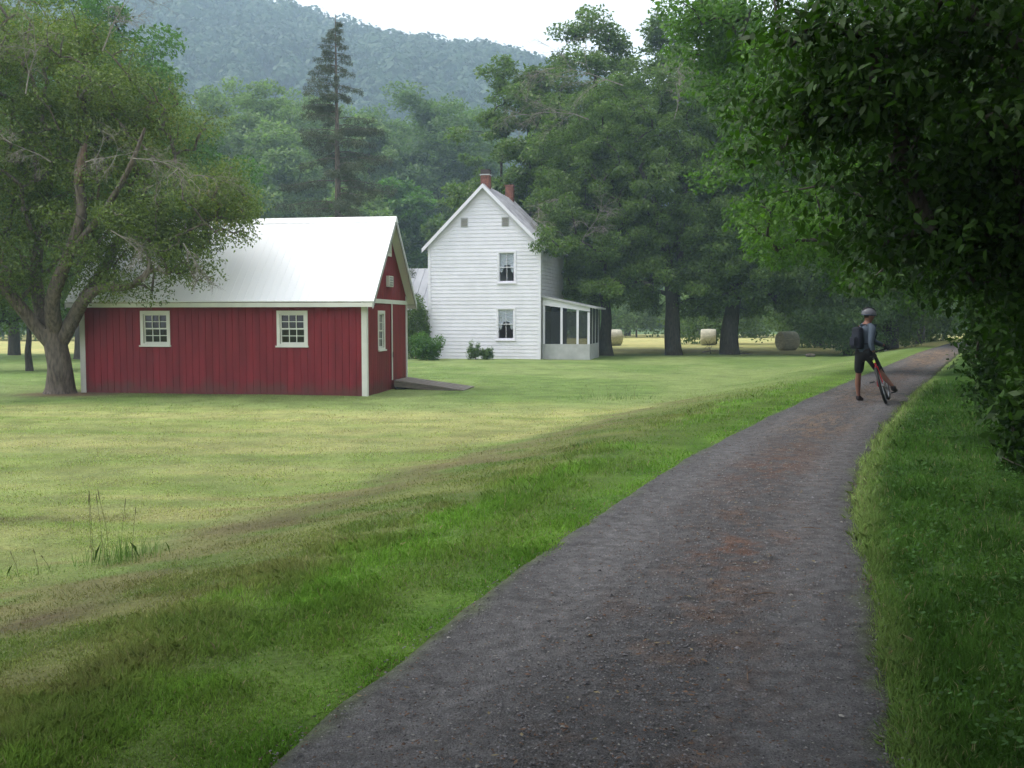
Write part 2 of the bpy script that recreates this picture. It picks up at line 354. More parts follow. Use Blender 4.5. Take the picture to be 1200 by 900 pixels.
N = 1700
Y = 2.8+24*rng.random(N)**1.6; T = np.where(rng.random(N) < .6, rng.normal(.15, .35, N), rng.uniform(-1.15, 1.15, N)); X = xc(Y)+T*.955
sz = rng.uniform(.004, .012, N)*(1+.03*Y); a = rng.random(N)*6.28; zt_ = .022+.02*(1-np.clip(T/1.18, -1, 1)**2)
vv = [np.c_[X+np.cos(a+o)*sz*k, Y+np.sin(a+o)*sz*k, zt_+rng.uniform(0, .007, N)] for o, k in ((0, 1.5), (1.4, .6), (3.14, 1.2), (4.8, .6))]
lc = np.where((rng.random(N) < .8)[:, None], np.array([.11, .07, .048]), np.array([.20, .165, .10]))*rng.uniform(.5, 1.4, (N, 1))
tag(npmesh('leaf_litter', np.stack(vv, 1).reshape(-1, 3), 4, M['pebble'], {'Col': lc}), 'dry brown leaf bits scattered along the middle of the path', 'leaf litter', kind='stuff')

# ------------------------------------------------------------------ grass
M['blade'] = attrmat('grass_blades', .12, (4,), rough=.55, bump=0, trans=.42)
def blades(x, y, h, w, lean, colr, n=5):
    N = len(x); z = hgt(x, y)-.012
    a = rng.random(N)*6.283; la = rng.random(N)*6.283
    dx, dy = np.cos(a)*w, np.sin(a)*w; lx, ly = np.cos(la)*lean*h, np.sin(la)*lean*h
    b0 = np.c_[x-dx, y-dy, z]; b1 = np.c_[x+dx, y+dy, z]
    m0 = np.c_[x-dx*.75+lx*.35, y-dy*.75+ly*.35, z+h*.55]; m1 = np.c_[x+dx*.75+lx*.35, y+dy*.75+ly*.35, z+h*.55]
    t = np.c_[x+lx, y+ly, z+h*(1-.35*lean)]
    return np.stack([b0, b1, m1, t, m0], 1)
def grasspts(n, y0, y1, x0, x1, pw):
    u = rng.random(n); yy = (y0**(1-pw)+(y1**(1-pw)-y0**(1-pw))*u)**(1/(1-pw)) if pw != 1 else y0*(y1/y0)**u
    # lateral spread grows with distance
    return x0*yy+(x1-x0)*yy*rng.random(n)-(.0), yy
allv, allc = [], []
x, y = grasspts(900000, 2.7, 46, -.75, .72, 1.75)
s = sdist(x, y); sa = np.abs(s)*1.03/wf(y); keep = (sa > .90+ .24*fbm(x*2.2, y*2.2, 31)) | ((sa > .98) & (rng.random(len(x)) < .25)); keep &= (s < 7.5)
x, y, s = x[keep], y[keep], s[keep]
dens = fbm(x*2.2, y*2.2, 33); n2 = fbm(x*.8, y*.8, 34)
ln = np.exp(-((s+4.15)/.5)**2)*(y < 22)
bare = np.clip(1.2*np.exp(-(((x+2.55)/.6)**2+((y-5.9)/.38)**2)), 0, 1)
keep = rng.random(len(x)) < np.clip(.35+1.3*(dens-.3), .1, 1)*(1-.75*ln)*(1-.9*bare)
x, y, s, dens, n2, ln = x[keep], y[keep], s[keep], dens[keep], n2[keep], ln[keep]
bank = (s > -4.5) & (s < 0); rightv = s > 0; hayz = (s < -4.6) & (y < 25)
h = np.where(bank, .028+.09*np.clip(dens-.25, 0, 1)*(1.5*sstep(-3.2, -2.2, s)+.25)*(1-.6*np.exp(-((s+1.3)/.4)**2)), np.where(rightv, .05+.16*np.clip(n2-.2, 0, 1), np.where(hayz, .022+.045*np.clip(dens-.3, 0, 1), .03)))
h = h*.78*rng.uniform(.6, 1.35, len(x))*(1+.012*y); h = np.where(y > 25.5, .028, h); h = np.where((np.abs(x+12.5) < 1.3) & (np.abs(y-28.1) < .8), .004, h)
tall = (rng.random(len(x)) < .003) & (np.abs(s) > 1.3) & (y < 24) & (y > 5.5); h = np.where(tall, h*2.4, h)
w = .0016*(1+y*.14)*rng.uniform(.7, 1.3, len(x))
c = colours(x, y)
v = rng.uniform(.8, 1.3, len(x))[:, None]; c = c*v*(1.6+.1*sstep(6, 14, y))[:, None]
dry = (rng.random(len(x)) < np.where(hayz, .16, np.where(bank | rightv, .035, .06)))[:, None]
c = np.where(dry, np.array([.36, .32, .17])*rng.uniform(.6, 1.2, (len(x), 1)), c)
c[:, 1] *= 1+.1*rng.random(len(x))
allv.append(blades(x, y, h, w, rng.uniform(.1, .9, len(x)), c)); allc.append(c)
V = np.concatenate(allv); Cc = np.concatenate(allc)
tag(npmesh('grass', V.reshape(-1, 3), 5, M['blade'], {'Col': Cc}), 'short green and straw coloured grass over meadow, bank and verge', 'grass', kind='stuff')
# broad clover leaves on the right verge
N = 26000
y = 2.8+15*rng.random(N)**1.7; s = rng.uniform(1.15, 5.5, N); x = xc(y)+s/.91
keep = fbm(x*1.5, y*1.5, 41) > .47; x, y = x[keep], y[keep]; N = len(x)
z = hgt(x, y)+rng.uniform(.03, .12, N); r_ = rng.uniform(.005, .012, N)*(1+.04*y); a = rng.random(N)*6.28
nrm = rng.normal(0, .35, (N, 2)); vv = []
for k in range(5):
    ca_, sa_ = np.cos(a+k*1.2566)*r_, np.sin(a+k*1.2566)*r_
    vv.append(np.c_[x+ca_, y+sa_, z+ca_*nrm[:, 0]+sa_*nrm[:, 1]])
cl = np.array([.055, .125, .03])*rng.uniform(.6, 1.5, (N, 1))
tag(npmesh('ground_cover', np.stack(vv, 1).reshape(-1, 3), 5, M['blade'], {'Col': cl}), 'broad leafed clover and plantain among the grass of the shaded verge', 'ground cover', kind='stuff')

# ------------------------------------------------------------------ buildings
def prof_rect(x0, x1, z1): return ([(x0, z1), (x1, z1)])
def zt(prof, x): return float(np.interp(x, [p[0] for p in prof], [p[1] for p in prof]))
def cutspans(a, b, cuts):
    sp = [(a, b)]
    for c0, c1 in cuts:
        n = []
        for s0, s1 in sp:
            if c1 <= s0 or c0 >= s1: n.append((s0, s1)); continue
            if c0 > s0: n.append((s0, c0))
            if c1 < s1: n.append((c1, s1))
        sp = n
    return sp
def vsiding(prof, holes, pitch=.2, gap=.014, z0=0, th=.012):
    """vertical board siding, outside towards -y, from x = prof[0] to prof[-1]"""
    m = MB(); xa, xb = prof[0][0], prof[-1][0]; xs = [xa]
    x = xa
    while x < xb-1e-6:
        n = min(x+pitch, xb); m_ = [x]+sorted([p[0] for p in prof if x < p[0] < n]+[e for h in holes for e in (h[0], h[1]) if x < e < n])+[n]
        for a, b in zip(m_, m_[1:]):
            for (l, r_, d) in ((a, b, 0.0),):
                mid = (a+b)/2
                for s0, s1 in cutspans(z0, 99, [(h[2], h[3]) for h in holes if h[0] < mid < h[1]]):
                    t0, t1 = min(s1, zt(prof, a)), min(s1, zt(prof, b))
                    if max(t0, t1) <= s0: continue
                    m.add([(a, 0, s0), (b, 0, s0), (b, 0, t1), (a, 0, t0)], [(0, 1, 2, 3)])
                    l = a+(gap/2 if a == x else 0); r2 = b-(gap/2 if b == n else 0)
                    if r2 > l:
                        u0, u1 = min(s1, zt(prof, l)), min(s1, zt(prof, r2))
                        m.hexa([(l, -th, s0), (r2, -th, s0), (r2, -.001, s0), (l, -.001, s0), (l, -th, u0), (r2, -th, u1), (r2, -.001, u1), (l, -.001, u0)])
        x = n
    return m
def clapboards(xl, xr, z0, z1, holes, pitch=.2, th=.022):
    """lapped boards; xl(z), xr(z) bound the wall"""
    m = MB(); z = z0
    while z < z1-1e-6:
        zn = min(z+pitch, z1); zs = [z]+sorted(e for h in holes for e in (h[2], h[3]) if z < e < zn)+[zn]
        for a, b in zip(zs, zs[1:]):
            mid = (a+b)/2; ya = -th*(1-(a-z)/pitch)-.002; yb = -th*(1-(b-z)/pitch)-.002
            sp = cutspans(-99, 99, [(h[0], h[1]) for h in holes if h[2] < mid < h[3]])
            for s0, s1 in sp:
                p = [max(s0, xl(a)), min(s1, xr(a)), min(s1, xr(b)), max(s0, xl(b))]
                if p[1] <= p[0]: continue
                m.add([(p[0], ya, a), (p[1], ya, a), (p[2], yb, b), (p[3], yb, b)], [(0, 1, 2, 3)])
                if a == z: m.add([(p[0], 0, a), (p[1], 0, a), (p[1], ya, a), (p[0], ya, a)], [(0, 1, 2, 3)])
        z = zn
    return m
def window(parent, loc, rz, w, h, cols, rows, tw=.09, proud=.03, depth=.1, trim='trim', curtain=False, sill=True, label=None):
    """w, h: the opening; local x right, z up, -y outside"""
    m = MB()
    for (a, b, c, d) in ((-w/2-tw, w/2+tw, h, h+tw), (-w/2-tw, w/2+tw, -tw, 0), (-w/2-tw, -w/2, 0, h), (w/2, w/2+tw, 0, h)):
        m.box(a, b, -proud, depth, c, d)
    fr = m.build('window', M[trim], parent, loc=loc, rot=(0, 0, rz))
    if label: fr['label'] = label
    if sill: MB().box(-w/2-tw-.03, w/2+tw+.03, -proud-.04, -proud-.002, -tw-.01, -tw+.035).build('sill', M[trim], fr)
    s = MB(); b = .04
    for (z0, z1, y) in ((0, h/2+.02, .035), (h/2-.02, h, .01)):
        s.box(-w/2, w/2, y, y+.024, z0, z0+b).box(-w/2, w/2, y, y+.024, z1-b, z1)
        s.box(-w/2, -w/2+b, y, y+.024, z0+b, z1-b).box(w/2-b, w/2, y, y+.024, z0+b, z1-b)
        for k in range(1, cols):
            x = -w/2+b+(w-2*b)*k/cols; s.box(x-.011, x+.011, y+.002, y+.022, z0+b, z1-b)
        for k in range(1, rows):
            z = z0+b+(z1-z0-2*b)*k/rows; s.box(-w/2+b, w/2-b, y+.003, y+.021, z-.011, z+.011)
    s.build('sash', M[trim], fr)
    MB().box(-w/2+.01, w/2-.01, .044, .048, .01, h-.01).build('pane', M['glassclear' if curtain else 'glass'], fr)
    if curtain:
        for sx in (-1, 1):
            c = MB(); n = 16; pts = []
            for k in range(n+1):
                t = k/n; x = sx*(w/2-.01)*(1-t)+sx*.005*t
                low = h*(.50+.10*t) if t > .62 else h*(.30-.0*t+.10*abs(t-.25)/.25) if t < .45 else h*(.38+.2*(t-.45)/.17)
                yy = .09+.012*math.sin(k*2.4)
                pts.append((x, yy, h)); pts.append((x, yy+.01*math.sin(k*1.7), low))
            c.add(pts, [(2*k, 2*k+2, 2*k+3, 2*k+1) for k in range(n)])
            c.build('curtain', M['lace'], fr, smooth=True)
    return fr
def roof_slab(m, a, b, c, d, t):
    """a-b eave edge, d-c ridge edge, top surface; t thickness down"""
    a, b, c, d = map(Vector, (a, b, c, d)); n = (b-a).cross(d-a).normalized()*t
    m.hexa([a-n, b-n, c-n, d-n, a, b, c, d])
    return m
def ribs(m, a, b, c, d, step, w=.03, hh=.03):
    a, b, c, d = map(Vector, (a, b, c, d)); n = (b-a).cross(d-a).normalized(); L = (b-a).length; k = step/2
    u = (b-a).normalized()
    while k < L:
        p = a+(b-a)*(k/L); q = d+(c-d)*(k/L)
        m.hexa([p-u*w/2+n*.001, p+u*w/2+n*.001, q+u*w/2+n*.001, q-u*w/2+n*.001, p-u*w/4+n*hh, p+u*w/4+n*hh, q+u*w/4+n*hh, q-u*w/4+n*hh])
        k += step

# --- red barn
BZ = -.52
bl = at(97, 460, 28.7); br_ = at(430, 464, 27.45); bl.z = br_.z = BZ
bang = math.atan2(br_.y-bl.y, br_.x-bl.x); L = (br_-bl).to_2d().length; Wd = 4.3; EH = 2.89; RH = 5.08
barn = empty('red_barn', bl, 'small red board barn with white metal roof and white trimmed windows', 'barn', rot=(0, 0, bang))
EHn = EH-.02
whs = [(2.29, .72, .83), (6.36, .72, .83)]     # centre x, w, h
wz = 1.46
fh = [(c-w/2, c+w/2, wz, wz+h) for c, w, h in whs]
vsiding(prof_rect(0, L, EHn), fh).build('front_wall', M['red'], barn)
gp = [(0, EHn), (Wd/2, RH-.12), (Wd, EHn)]
gw = [(1.18, 1.72, 1.32, 2.3)]
o = vsiding(gp, gw+[(1.98, 2.5, 4.1, 4.6), (2.5, Wd-.12, .32, 2.56)]).build('gable_wall', M['red'], barn, loc=(L, 0, 0), rot=(0, 0, math.pi/2))
vsiding(gp, []).build('gable_wall', M['red'], barn, loc=(0, Wd, 0), rot=(0, 0, -math.pi/2))
vsiding(prof_rect(0, L, EHn), []).build('back_wall', M['red'], barn, loc=(L, Wd, 0), rot=(0, 0, math.pi))
MB().box(.05, L-.05, .05, Wd-.05, .02, .3).build('floor', M['dark'], barn)
oh, ov = .30, .30; sl_ = (RH-EH)/(Wd/2)
rf = MB(); e1 = (-ov, -oh, EH-sl_*oh+.05); zr = RH+.05
roof_slab(rf, (-ov, -oh, EH-sl_*oh+.05), (L+ov, -oh, EH-sl_*oh+.05), (L+ov, Wd/2, zr), (-ov, Wd/2, zr), .035)
roof_slab(rf, (L+ov, Wd+oh, EH-sl_*oh+.05), (-ov, Wd+oh, EH-sl_*oh+.05), (-ov, Wd/2, zr), (L+ov, Wd/2, zr), .035)
ribs(rf, (-ov, -oh, EH-sl_*oh+.05), (L+ov, -oh, EH-sl_*oh+.05), (L+ov, Wd/2, zr), (-ov, Wd/2, zr), .228, .035, .009)
rfo = rf.build('roof', M['roofwhite'], barn)
MB().hexa([(-ov-.01, Wd/2-.16, zr-.16*sl_+.02), (L+ov+.01, Wd/2-.16, zr-.16*sl_+.02), (L+ov+.01, Wd/2+.16, zr-.16*sl_+.02), (-ov-.01, Wd/2+.16, zr-.16*sl_+.02), (-ov-.01, Wd/2-.02, zr+.03), (L+ov+.01, Wd/2-.02, zr+.03), (L+ov+.01, Wd/2+.02, zr+.03), (-ov-.01, Wd/2+.02, zr+.03)]).build('ridge_cap', M['roofwhite'], rfo)
ez = EH-sl_*oh
for (y0, y1) in ((-oh+.0, -oh+.03), (Wd+oh-.03, Wd+oh)):
    MB().box(-ov, L+ov, y0, y1, ez-.11, ez+.01).build('fascia', M['trim'], barn)
MB().box(-ov+.02, L+ov-.02, -oh+.032, -.02, ez-.075, ez-.055).build('soffit', M['dark'], barn)
for xg, s in ((L+ov, 1), (-ov, -1)):
    m = MB()
    for (ya, za, yb, zb) in ((-oh, ez, Wd/2, RH), (Wd/2, RH, Wd+oh, ez)):
        x0, x1 = (xg-.035, xg-.002) if s > 0 else (xg+.002, xg+.035)
        m.hexa([(x0, ya, za-.15), (x1, ya, za-.15), (x1, yb, zb-.15), (x0, yb, zb-.15), (x0, ya, za), (x1, ya, za), (x1, yb, zb), (x0, yb, zb)])
    m.build('rake_board', M['greywhite'], barn)
for (x0, x1, y0, y1) in ((-.03, .13, -.035, 0), (L-.13, L+.03, -.035, 0)):
    MB().box(x0, x1, y0-.0, y1-.016, 0, EHn-.02).build('corner_board', M['trim'], barn)
MB().box(L+.016, L+.04, -.035, .05, 0, EHn-.02).build('corner_board', M['trim'], barn)
MB().box(L+.016, L+.05, Wd-.09, Wd+.02, .3, EHn).build('corner_board', M['trim'], barn)
MB().box(L+.018, L+.055, .06, Wd-.02, 2.60, 2.72).build('trim_band', M['trim'], barn)
for c, w, h in whs: window(barn, (c, 0, wz), 0, w, h, 3, 2)
window(barn, (L, 1.45, 1.32), math.pi/2, .54, .98, 3, 2, label='narrow gable window beside the sliding door')
window(barn, (L, 2.24, 4.1), math.pi/2, .5, .5, 2, 1, sill=False, label='small window high in the gable')
v = MB()
v.box(L+.02, L+.12, 1.98, 2.42, 3.1, 3.42)
vb = v.build('vent', M['trim'], barn)
v = MB()
for k in range(4): v.box(L+.121, L+.14, 2.02, 2.38, 3.13+k*.072, 3.17+k*.072)
v.build('louvre', M['greywhite'], vb)
d = vsiding([(2.52, 2.58), (Wd-.14, 2.58)], [], z0=.32).build('sliding_door', M['red'], barn, loc=(L+.02, 0, 0), rot=(0, 0, math.pi/2))
MB().box(L+.036, L+.06, 2.46, 2.52, .32, 2.6).build('door_trim', M['trim'], barn)
MB().box(L+.06, L+.075, 2.49, 2.51, 1.0, 1.16).build('handle', M['dark'], barn)

# ramp
ca_, sa_ = math.cos(bang), math.sin(bang)
def bw(x, y, z): return Vector((bl.x+x*ca_-y*sa_, bl.y+x*sa_+y*ca_, BZ+z))
rp = empty('wooden_ramp', bw(L+.1, 3.3, 0), 'weathered grey plank ramp sloping from the barn door to the lawn', 'ramp', rot=(0, 0, bang))
m = MB()
Lr = 2.15
for k in range(12):
    a, b = k*Lr/12, (k+1)*Lr/12-.012; za, zb = .32-.28*a/Lr, .32-.28*b/Lr
    m.hexa([(a, -.85, za-.04), (b, -.85, zb-.04), (b, .85, zb-.04), (a, .85, za-.04), (a, -.85, za), (b, -.85, zb), (b, .85, zb), (a, .85, za)])
m.build('deck', M['wood'], rp)
for yy in (-.83, -.02, .76):
    MB().hexa([(0, yy, .12), (Lr-.1, yy, -.06), (Lr-.1, yy+.07, -.06), (0, yy+.07, .12), (0, yy, .275), (Lr-.1, yy, .005), (Lr-.1, yy+.07, .005), (0, yy+.07, .275)]).build('beam', M['wood'], rp)
MB().box(.02, .3, -.8, .8, -.05, .11).build('block', M['dark'], rp)

# --- white farmhouse
HZ = -.55
hl = at(503, 421, 54.6); hr = at(633, 421, 53.3); hl.z = hr.z = HZ
hang = math.atan2(hr.y-hl.y, hr.x-hl.x); HW = (hr-hl).to_2d().length; HD = 7.6; HE = 6.25; HA = 9.35
house = empty('white_farmhouse', hl, 'tall white clapboard farmhouse with gable front, two brick chimneys and screened porch', 'house', rot=(0, 0, hang))
hm = HW/2; sl2 = (HA-HE)/hm
def px2x(px): return (px-503)/130*HW
wins = [(px2x(594.5), .84, 1.55, 4.2), (px2x(593.5), .86, 1.6, 1.13)]
holes = [(c-w/2, c+w/2, z, z+h) for c, w, h, z in wins]
tops = lambda z: max(0, (z-HE)/sl2)
clapboards(lambda z: tops(z), lambda z: HW-tops(z), 0, HA-.05, holes).build('gable_wall', M['clap'], house)
clapboards(lambda z: tops(z), lambda z: HW-tops(z), 0, HA-.05, []).build('gable_wall', M['clap'], house, loc=(HW, HD, 0), rot=(0, 0, math.pi))
clapboards(lambda z: 0, lambda z: HD, 0, HE, []).build('side_wall', M['greywhite'], house, loc=(HW, 0, 0), rot=(0, 0, math.pi/2))  # right wall in the darker paint, its shaded side put into the colour
clapboards(lambda z: 0, lambda z: HD, 0, HE, []).build('side_wall', M['clap'], house, loc=(0, HD, 0), rot=(0, 0, -math.pi/2))
for x0, x1 in ((-.03, .12), (HW-.12, HW+.03)): MB().box(x0, x1, -.045, -.026, .0, HE-.05).build('corner_board', M['clap'], house)
MB().box(HW+.026, HW+.045, -.045, .12, 0, HE-.05).build('corner_board', M['greywhite'], house)
MB().box(.1, HW-.1, .1, HD-.1, 3.0, 3.1).build('floor', M['wood'], house)
for c, w, h, z in wins: window(house, (c, 0, z), 0, w, h, 2, 1, tw=.1, proud=.045, trim='clap', curtain=True)
for pxx in (545.5, 593):
    m = MB(); x = px2x(pxx); m.box(x-.2, x+.2, -.04, -.024, 7.15, 7.65)
    vo = m.build('attic_vent', M['greywhite'], house); m = MB()
    for k in range(7): m.box(x-.16, x+.16, -.052, -.041, 7.19+k*.062, 7.22+k*.062)
    m.build('slats', M['wood'], vo)
oh2, ov2 = .3, .28; m = MB()
ra = [(-oh2, -ov2, HE-sl2*oh2+.08), (hm, -ov2, HA+.08), (hm, HD+.2, HA+.08), (-oh2, HD+.2, HE-sl2*oh2+.08)]
roof_slab(m, ra[3], ra[0], ra[1], ra[2], .1)
rb = [(HW+oh2, -ov2, HE-sl2*oh2+.08), (HW+oh2, HD+.2, HE-sl2*oh2+.08), (hm, HD+.2, HA+.08), (hm, -ov2, HA+.08)]
roof_slab(m, *rb, .1); ribs(m, *rb, .55, .05, .03); ribs(m, ra[3], ra[0], ra[1], ra[2], .55, .05, .03)
hroof = m.build('roof', M['greyroof'], house)
m = MB()
for (xa, za, xb, zb) in ((-oh2, HE-sl2*oh2, hm, HA), (hm, HA, HW+oh2, HE-sl2*oh2)):
    m.hexa([(xa, -ov2-.04, za-.16), (xb, -ov2-.04, zb-.16), (xb, -ov2-.003, zb-.16), (xa, -ov2-.003, za-.16), (xa, -ov2-.04, za+.06), (xb, -ov2-.04, zb+.06), (xb, -ov2-.003, zb+.06), (xa, -ov2-.003, za+.06)])
m.build('rake_board', M['clap'], house)
def chimney(y, w, h, x=hm, white=False):
    c = MB(); c.box(x-w/2, x+w/2, y-w/2, y+w/2, HA-.5, HA+h)
    n = int((h+.5)/.09)
    for k in range(n): c.box(x-w/2-.006, x+w/2+.006, y-w/2-.006, y+w/2+.006, HA-.5+k*.09+.014, HA-.5+k*.09+.084)
    co = c.build('chimney', M['brick'], hroof)
    MB().box(x-w/2-.05, x+w/2+.05, y-w/2-.05, y+w/2+.05, HA+h, HA+h+.06).build('chimney_cap', M['greywhite'] if white else M['brick'], hroof)
    if white:
        MB().box(x-w/2-.01, x+w/2+.01, y-w/2-.01, y+w/2+.01, HA+h+.06, HA+h+.32).build('chimney_top', M['sootcap'], hroof)
chimney(.5, .46, .58, white=True); chimney(6.6, .45, .80)
# porch
P0, P1, PY0, PY1 = HW+.05, HW+2.62, .35, 4.3
pz0, pzt = .86, 2.72
pf = MB(); pf.box(P0, P1, PY0, PY0+.1, 0, pz0); pf.box(P1-.1, P1, PY0+.1, PY1, 0, pz0)
pf.build('porch_wall', M['greywhite'], house)  # porch shade is put into this darker paint
MB().box(P0, P1-.1, PY0+.1, PY1, .1, .2).build('porch_floor', M['wood'], house)
def ptop(x): return 3.45-(x-P0)/(P1-P0)*.55
posts = [(P0+.02, PY0+.01), (P0+.98, PY0+.01), (P0+1.85, PY0+.01), (P1-.13, PY0+.01)]
for (x, y) in posts: MB().box(x, x+.12, y, y+.1, pz0, ptop(x+.12)-.35).build('porch_post', M['clap'], house)
for y in (1.6, 2.9, PY1-.12): MB().box(P1-.11, P1-.01, y, y+.1, pz0, ptop(P1)-.06).build('porch_post', M['greywhite'], house)
MB().hexa([(P0, PY0, ptop(P0)-.5), (P1, PY0, ptop(P1)-.3), (P1, PY0+.08, ptop(P1)-.3), (P0, PY0+.08, ptop(P0)-.5), (P0, PY0, ptop(P0)-.03), (P1, PY0, ptop(P1)-.03), (P1, PY0+.08, ptop(P1)-.03), (P0, PY0+.08, ptop(P0)-.03)]).build('porch_gable', M['clap'], house)
m = MB(); E = .22
roof_slab(m, (P1+E+.15, PY0-.15, ptop(P1+E+.15)), (P1+E+.15, PY1+.15, ptop(P1+E+.15)), (P0-.03, PY1+.15, ptop(P0-.03)), (P0-.03, PY0-.15, ptop(P0-.03)), .09)
m.build('porch_roof', M['greywhite'], house)
MB().box(P0+.14, P1-.13, PY0+.05, PY0+.055, pz0, ptop(P1)-.3).build('porch_screen', M['screen'], house)
MB().box(P1-.06, P1-.055, PY0+.12, PY1-.1, pz0, ptop(P1)-.08).build('porch_screen', M['screen'], house)
MB().box(P0+.1, P0+1.0, 2.4, 2.45, .2, 2.9).build('porch_dark_panel', M['dark'], house)  # dark panel standing behind the left screen bay

# --- outbuilding behind, metal roof between barn and house
ob = at(468, 421, 62); ob.z = -.6
outb = empty('outbuilding', ob, 'low outbuilding with seamed pale metal roof behind the red barn and farmhouse', 'outbuilding', rot=(0, 0, hang))
OW, OD = 5.2, 5.0
vsiding(prof_rect(0, OW, 3.0), []).build('wall', M['greywhite'], outb)
gpo = [(0, 3.0), (OD/2, 5.35), (OD, 3.0)]
vsiding(gpo, []).build('gable_wall', M['greywhite'], outb, loc=(OW, 0, 0), rot=(0, 0, math.pi/2))
vsiding(gpo, []).build('gable_wall', M['greywhite'], outb, loc=(0, OD, 0), rot=(0, 0, -math.pi/2))
vsiding(prof_rect(0, OW, 3.0), []).build('back_wall', M['greywhite'], outb, loc=(OW, OD, 0), rot=(0, 0, math.pi))
m = MB(); so_ = 2.4/2.5
A = [(-.3, -.3, 3.1-.3*so_), (OW+.3, -.3, 3.1-.3*so_), (OW+.3, OD/2, 5.5), (-.3, OD/2, 5.5)]
roof_slab(m, *A, .06); ribs(m, *A, .5, .05, .05)
roof_slab(m, (OW+.3, OD+.3, 3.1-.3*so_), (-.3, OD+.3, 3.1-.3*so_), (-.3, OD/2, 5.5), (OW+.3, OD/2, 5.5), .06)
m.build('roof', mat('pale_seamed_roof', (.55, .55, .58), .5, noise=.1, nscale=1), outb)

# ------------------------------------------------------------------ trees
def leaves(C, Rr, n, size, asp=.5, up=.7, droop=0., jitter=1., fold=.25, shell=0, seed=0, six=False):
    """n leaves round cluster centres C (k,3) with radii Rr (k,3)"""
    rg = np.random.default_rng(seed+1000); k = len(C); wgt = (Rr[:, 0]*Rr[:, 1])**.9; wgt = wgt/wgt.sum()
    idx = rg.choice(k, n, p=wgt)
    d = rg.normal(0, 1, (n, 3)); d /= np.linalg.norm(d, axis=1)[:, None]+1e-9
    rad = rg.random(n)**(1/3. if not shell else .22); P = C[idx]+d*rad[:, None]*Rr[idx]
    ctr = C.mean(0); out = P-ctr; out /= np.linalg.norm(out, axis=1)[:, None]+1e-9
    nr = rg.normal(0, 1, (n, 3))*.75*jitter+np.array([0, 0, up])+out*.45
    nr /= np.linalg.norm(nr, axis=1)[:, None]
    ax = rg.normal(0, 1, (n, 3))+np.array([0, 0, -droop]); ax -= nr*(ax*nr).sum(1)[:, None]; ax /= np.linalg.norm(ax, axis=1)[:, None]+1e-9
    sd_ = np.cross(nr, ax); L_ = size*rg.uniform(*((.4, 1.5) if six else (.6, 1.3)), n)[:, None]; Wd_ = L_*asp*.5
    if six:
        q1, q2 = P+ax*L_*.28, P+ax*L_*.62
        V = np.stack([P, q1+sd_*Wd_*.85+nr*Wd_*fold, q2+sd_*Wd_*.8+nr*Wd_*fold*.6, P+ax*L_-nr*L_*.10, q2-sd_*Wd_*.8+nr*Wd_*fold*.6, q1-sd_*Wd_*.85+nr*Wd_*fold], 1)
        return V.reshape(-1, 3), rg.random(n)
    m_ = P+ax*L_*.45
    V = np.stack([P, m_+sd_*Wd_+nr*Wd_*fold, P+ax*L_, m_-sd_*Wd_+nr*Wd_*fold], 1)
    return V.reshape(-1, 3), rg.random(n)
def chains_mesh(chains, n=6):
    m = MB()
    for pts, rad in chains: m.tube(pts, rad, n if max(rad) > .04 else 4, cap=max(rad) > .04)
    return m
def smooth_poly(pts, rads, k=4):
    """catmull-rom subdivision"""
    P = [Vector(p) for p in pts]; o, r = [], []
    for i in range(len(P)-1):
        p0, p1, p2, p3 = P[max(i-1, 0)], P[i], P[i+1], P[min(i+2, len(P)-1)]
        for j in range(k):
            t = j/k; o.append(.5*((2*p1)+(p2-p0)*t+(2*p0-5*p1+4*p2-p3)*t*t+(3*p1-p0-3*p2+p3)*t**3)); r.append(rads[i]*(1-t)+rads[i+1]*t)
    o.append(P[-1]); r.append(rads[-1]); return o, r
def grow(limbs, C, seed, r_tip=.018, rk=.5, rmax=.3, sag=.12):
    """attach every cluster centre to the nearest wood, limbs: list of (pts, radii)"""
    rg = random.Random(seed); nodes = []; par = []; chains = []
    chn = [(list(map(Vector, p)), list(r)) for p, r in limbs]
    for p, r in chn:
        for q in p: nodes.append(q)
    arr = np.array([tuple(q) for q in nodes]); own = [None]*len(nodes)
    cen = arr[:max(2, len(chn[0][0]))].mean(0)
    order = np.argsort(np.linalg.norm(C-cen, axis=1)); segs = []
    for i in order:
        c = C[i]; d = np.linalg.norm(arr-c, axis=1)+np.maximum(0, arr[:, 2]-c[2])*.6
        j = int(np.argmin(d)); a = Vector(arr[j]); b = Vector(c); l = (b-a).length; k = max(2, min(5, int(l/1.0)+1)); pts = [a]
        for t in range(1, k+1):
            f = t/k; p = a.lerp(b, f); bow = math.sin(f*math.pi)*l*sag
            p = p+Vector((rg.uniform(-1, 1)*.06*l, rg.uniform(-1, 1)*.06*l, bow)) if t < k else b
            pts.append(p)
        st = len(arr); arr = np.vstack([arr, np.array([tuple(q) for q in pts[1:]])])
        segs.append([j, st, len(pts)-1, pts]); own += [len(segs)-1]*(len(pts)-1)
    wt = [1.0]*len(segs)
    for si in range(len(segs)-1, -1, -1):
        o = own[segs[si][0]]
        if o is not None: wt[o] += wt[si]
    for si, (j, st, k, pts) in enumerate(segs):
        r0 = min(rmax, r_tip*(1+wt[si])**rk*1.1); o = own[j]
        chains.append((pts, [r0*(1-.6*t/k)+.0 for t in range(k+1)]))
    return chn+chains
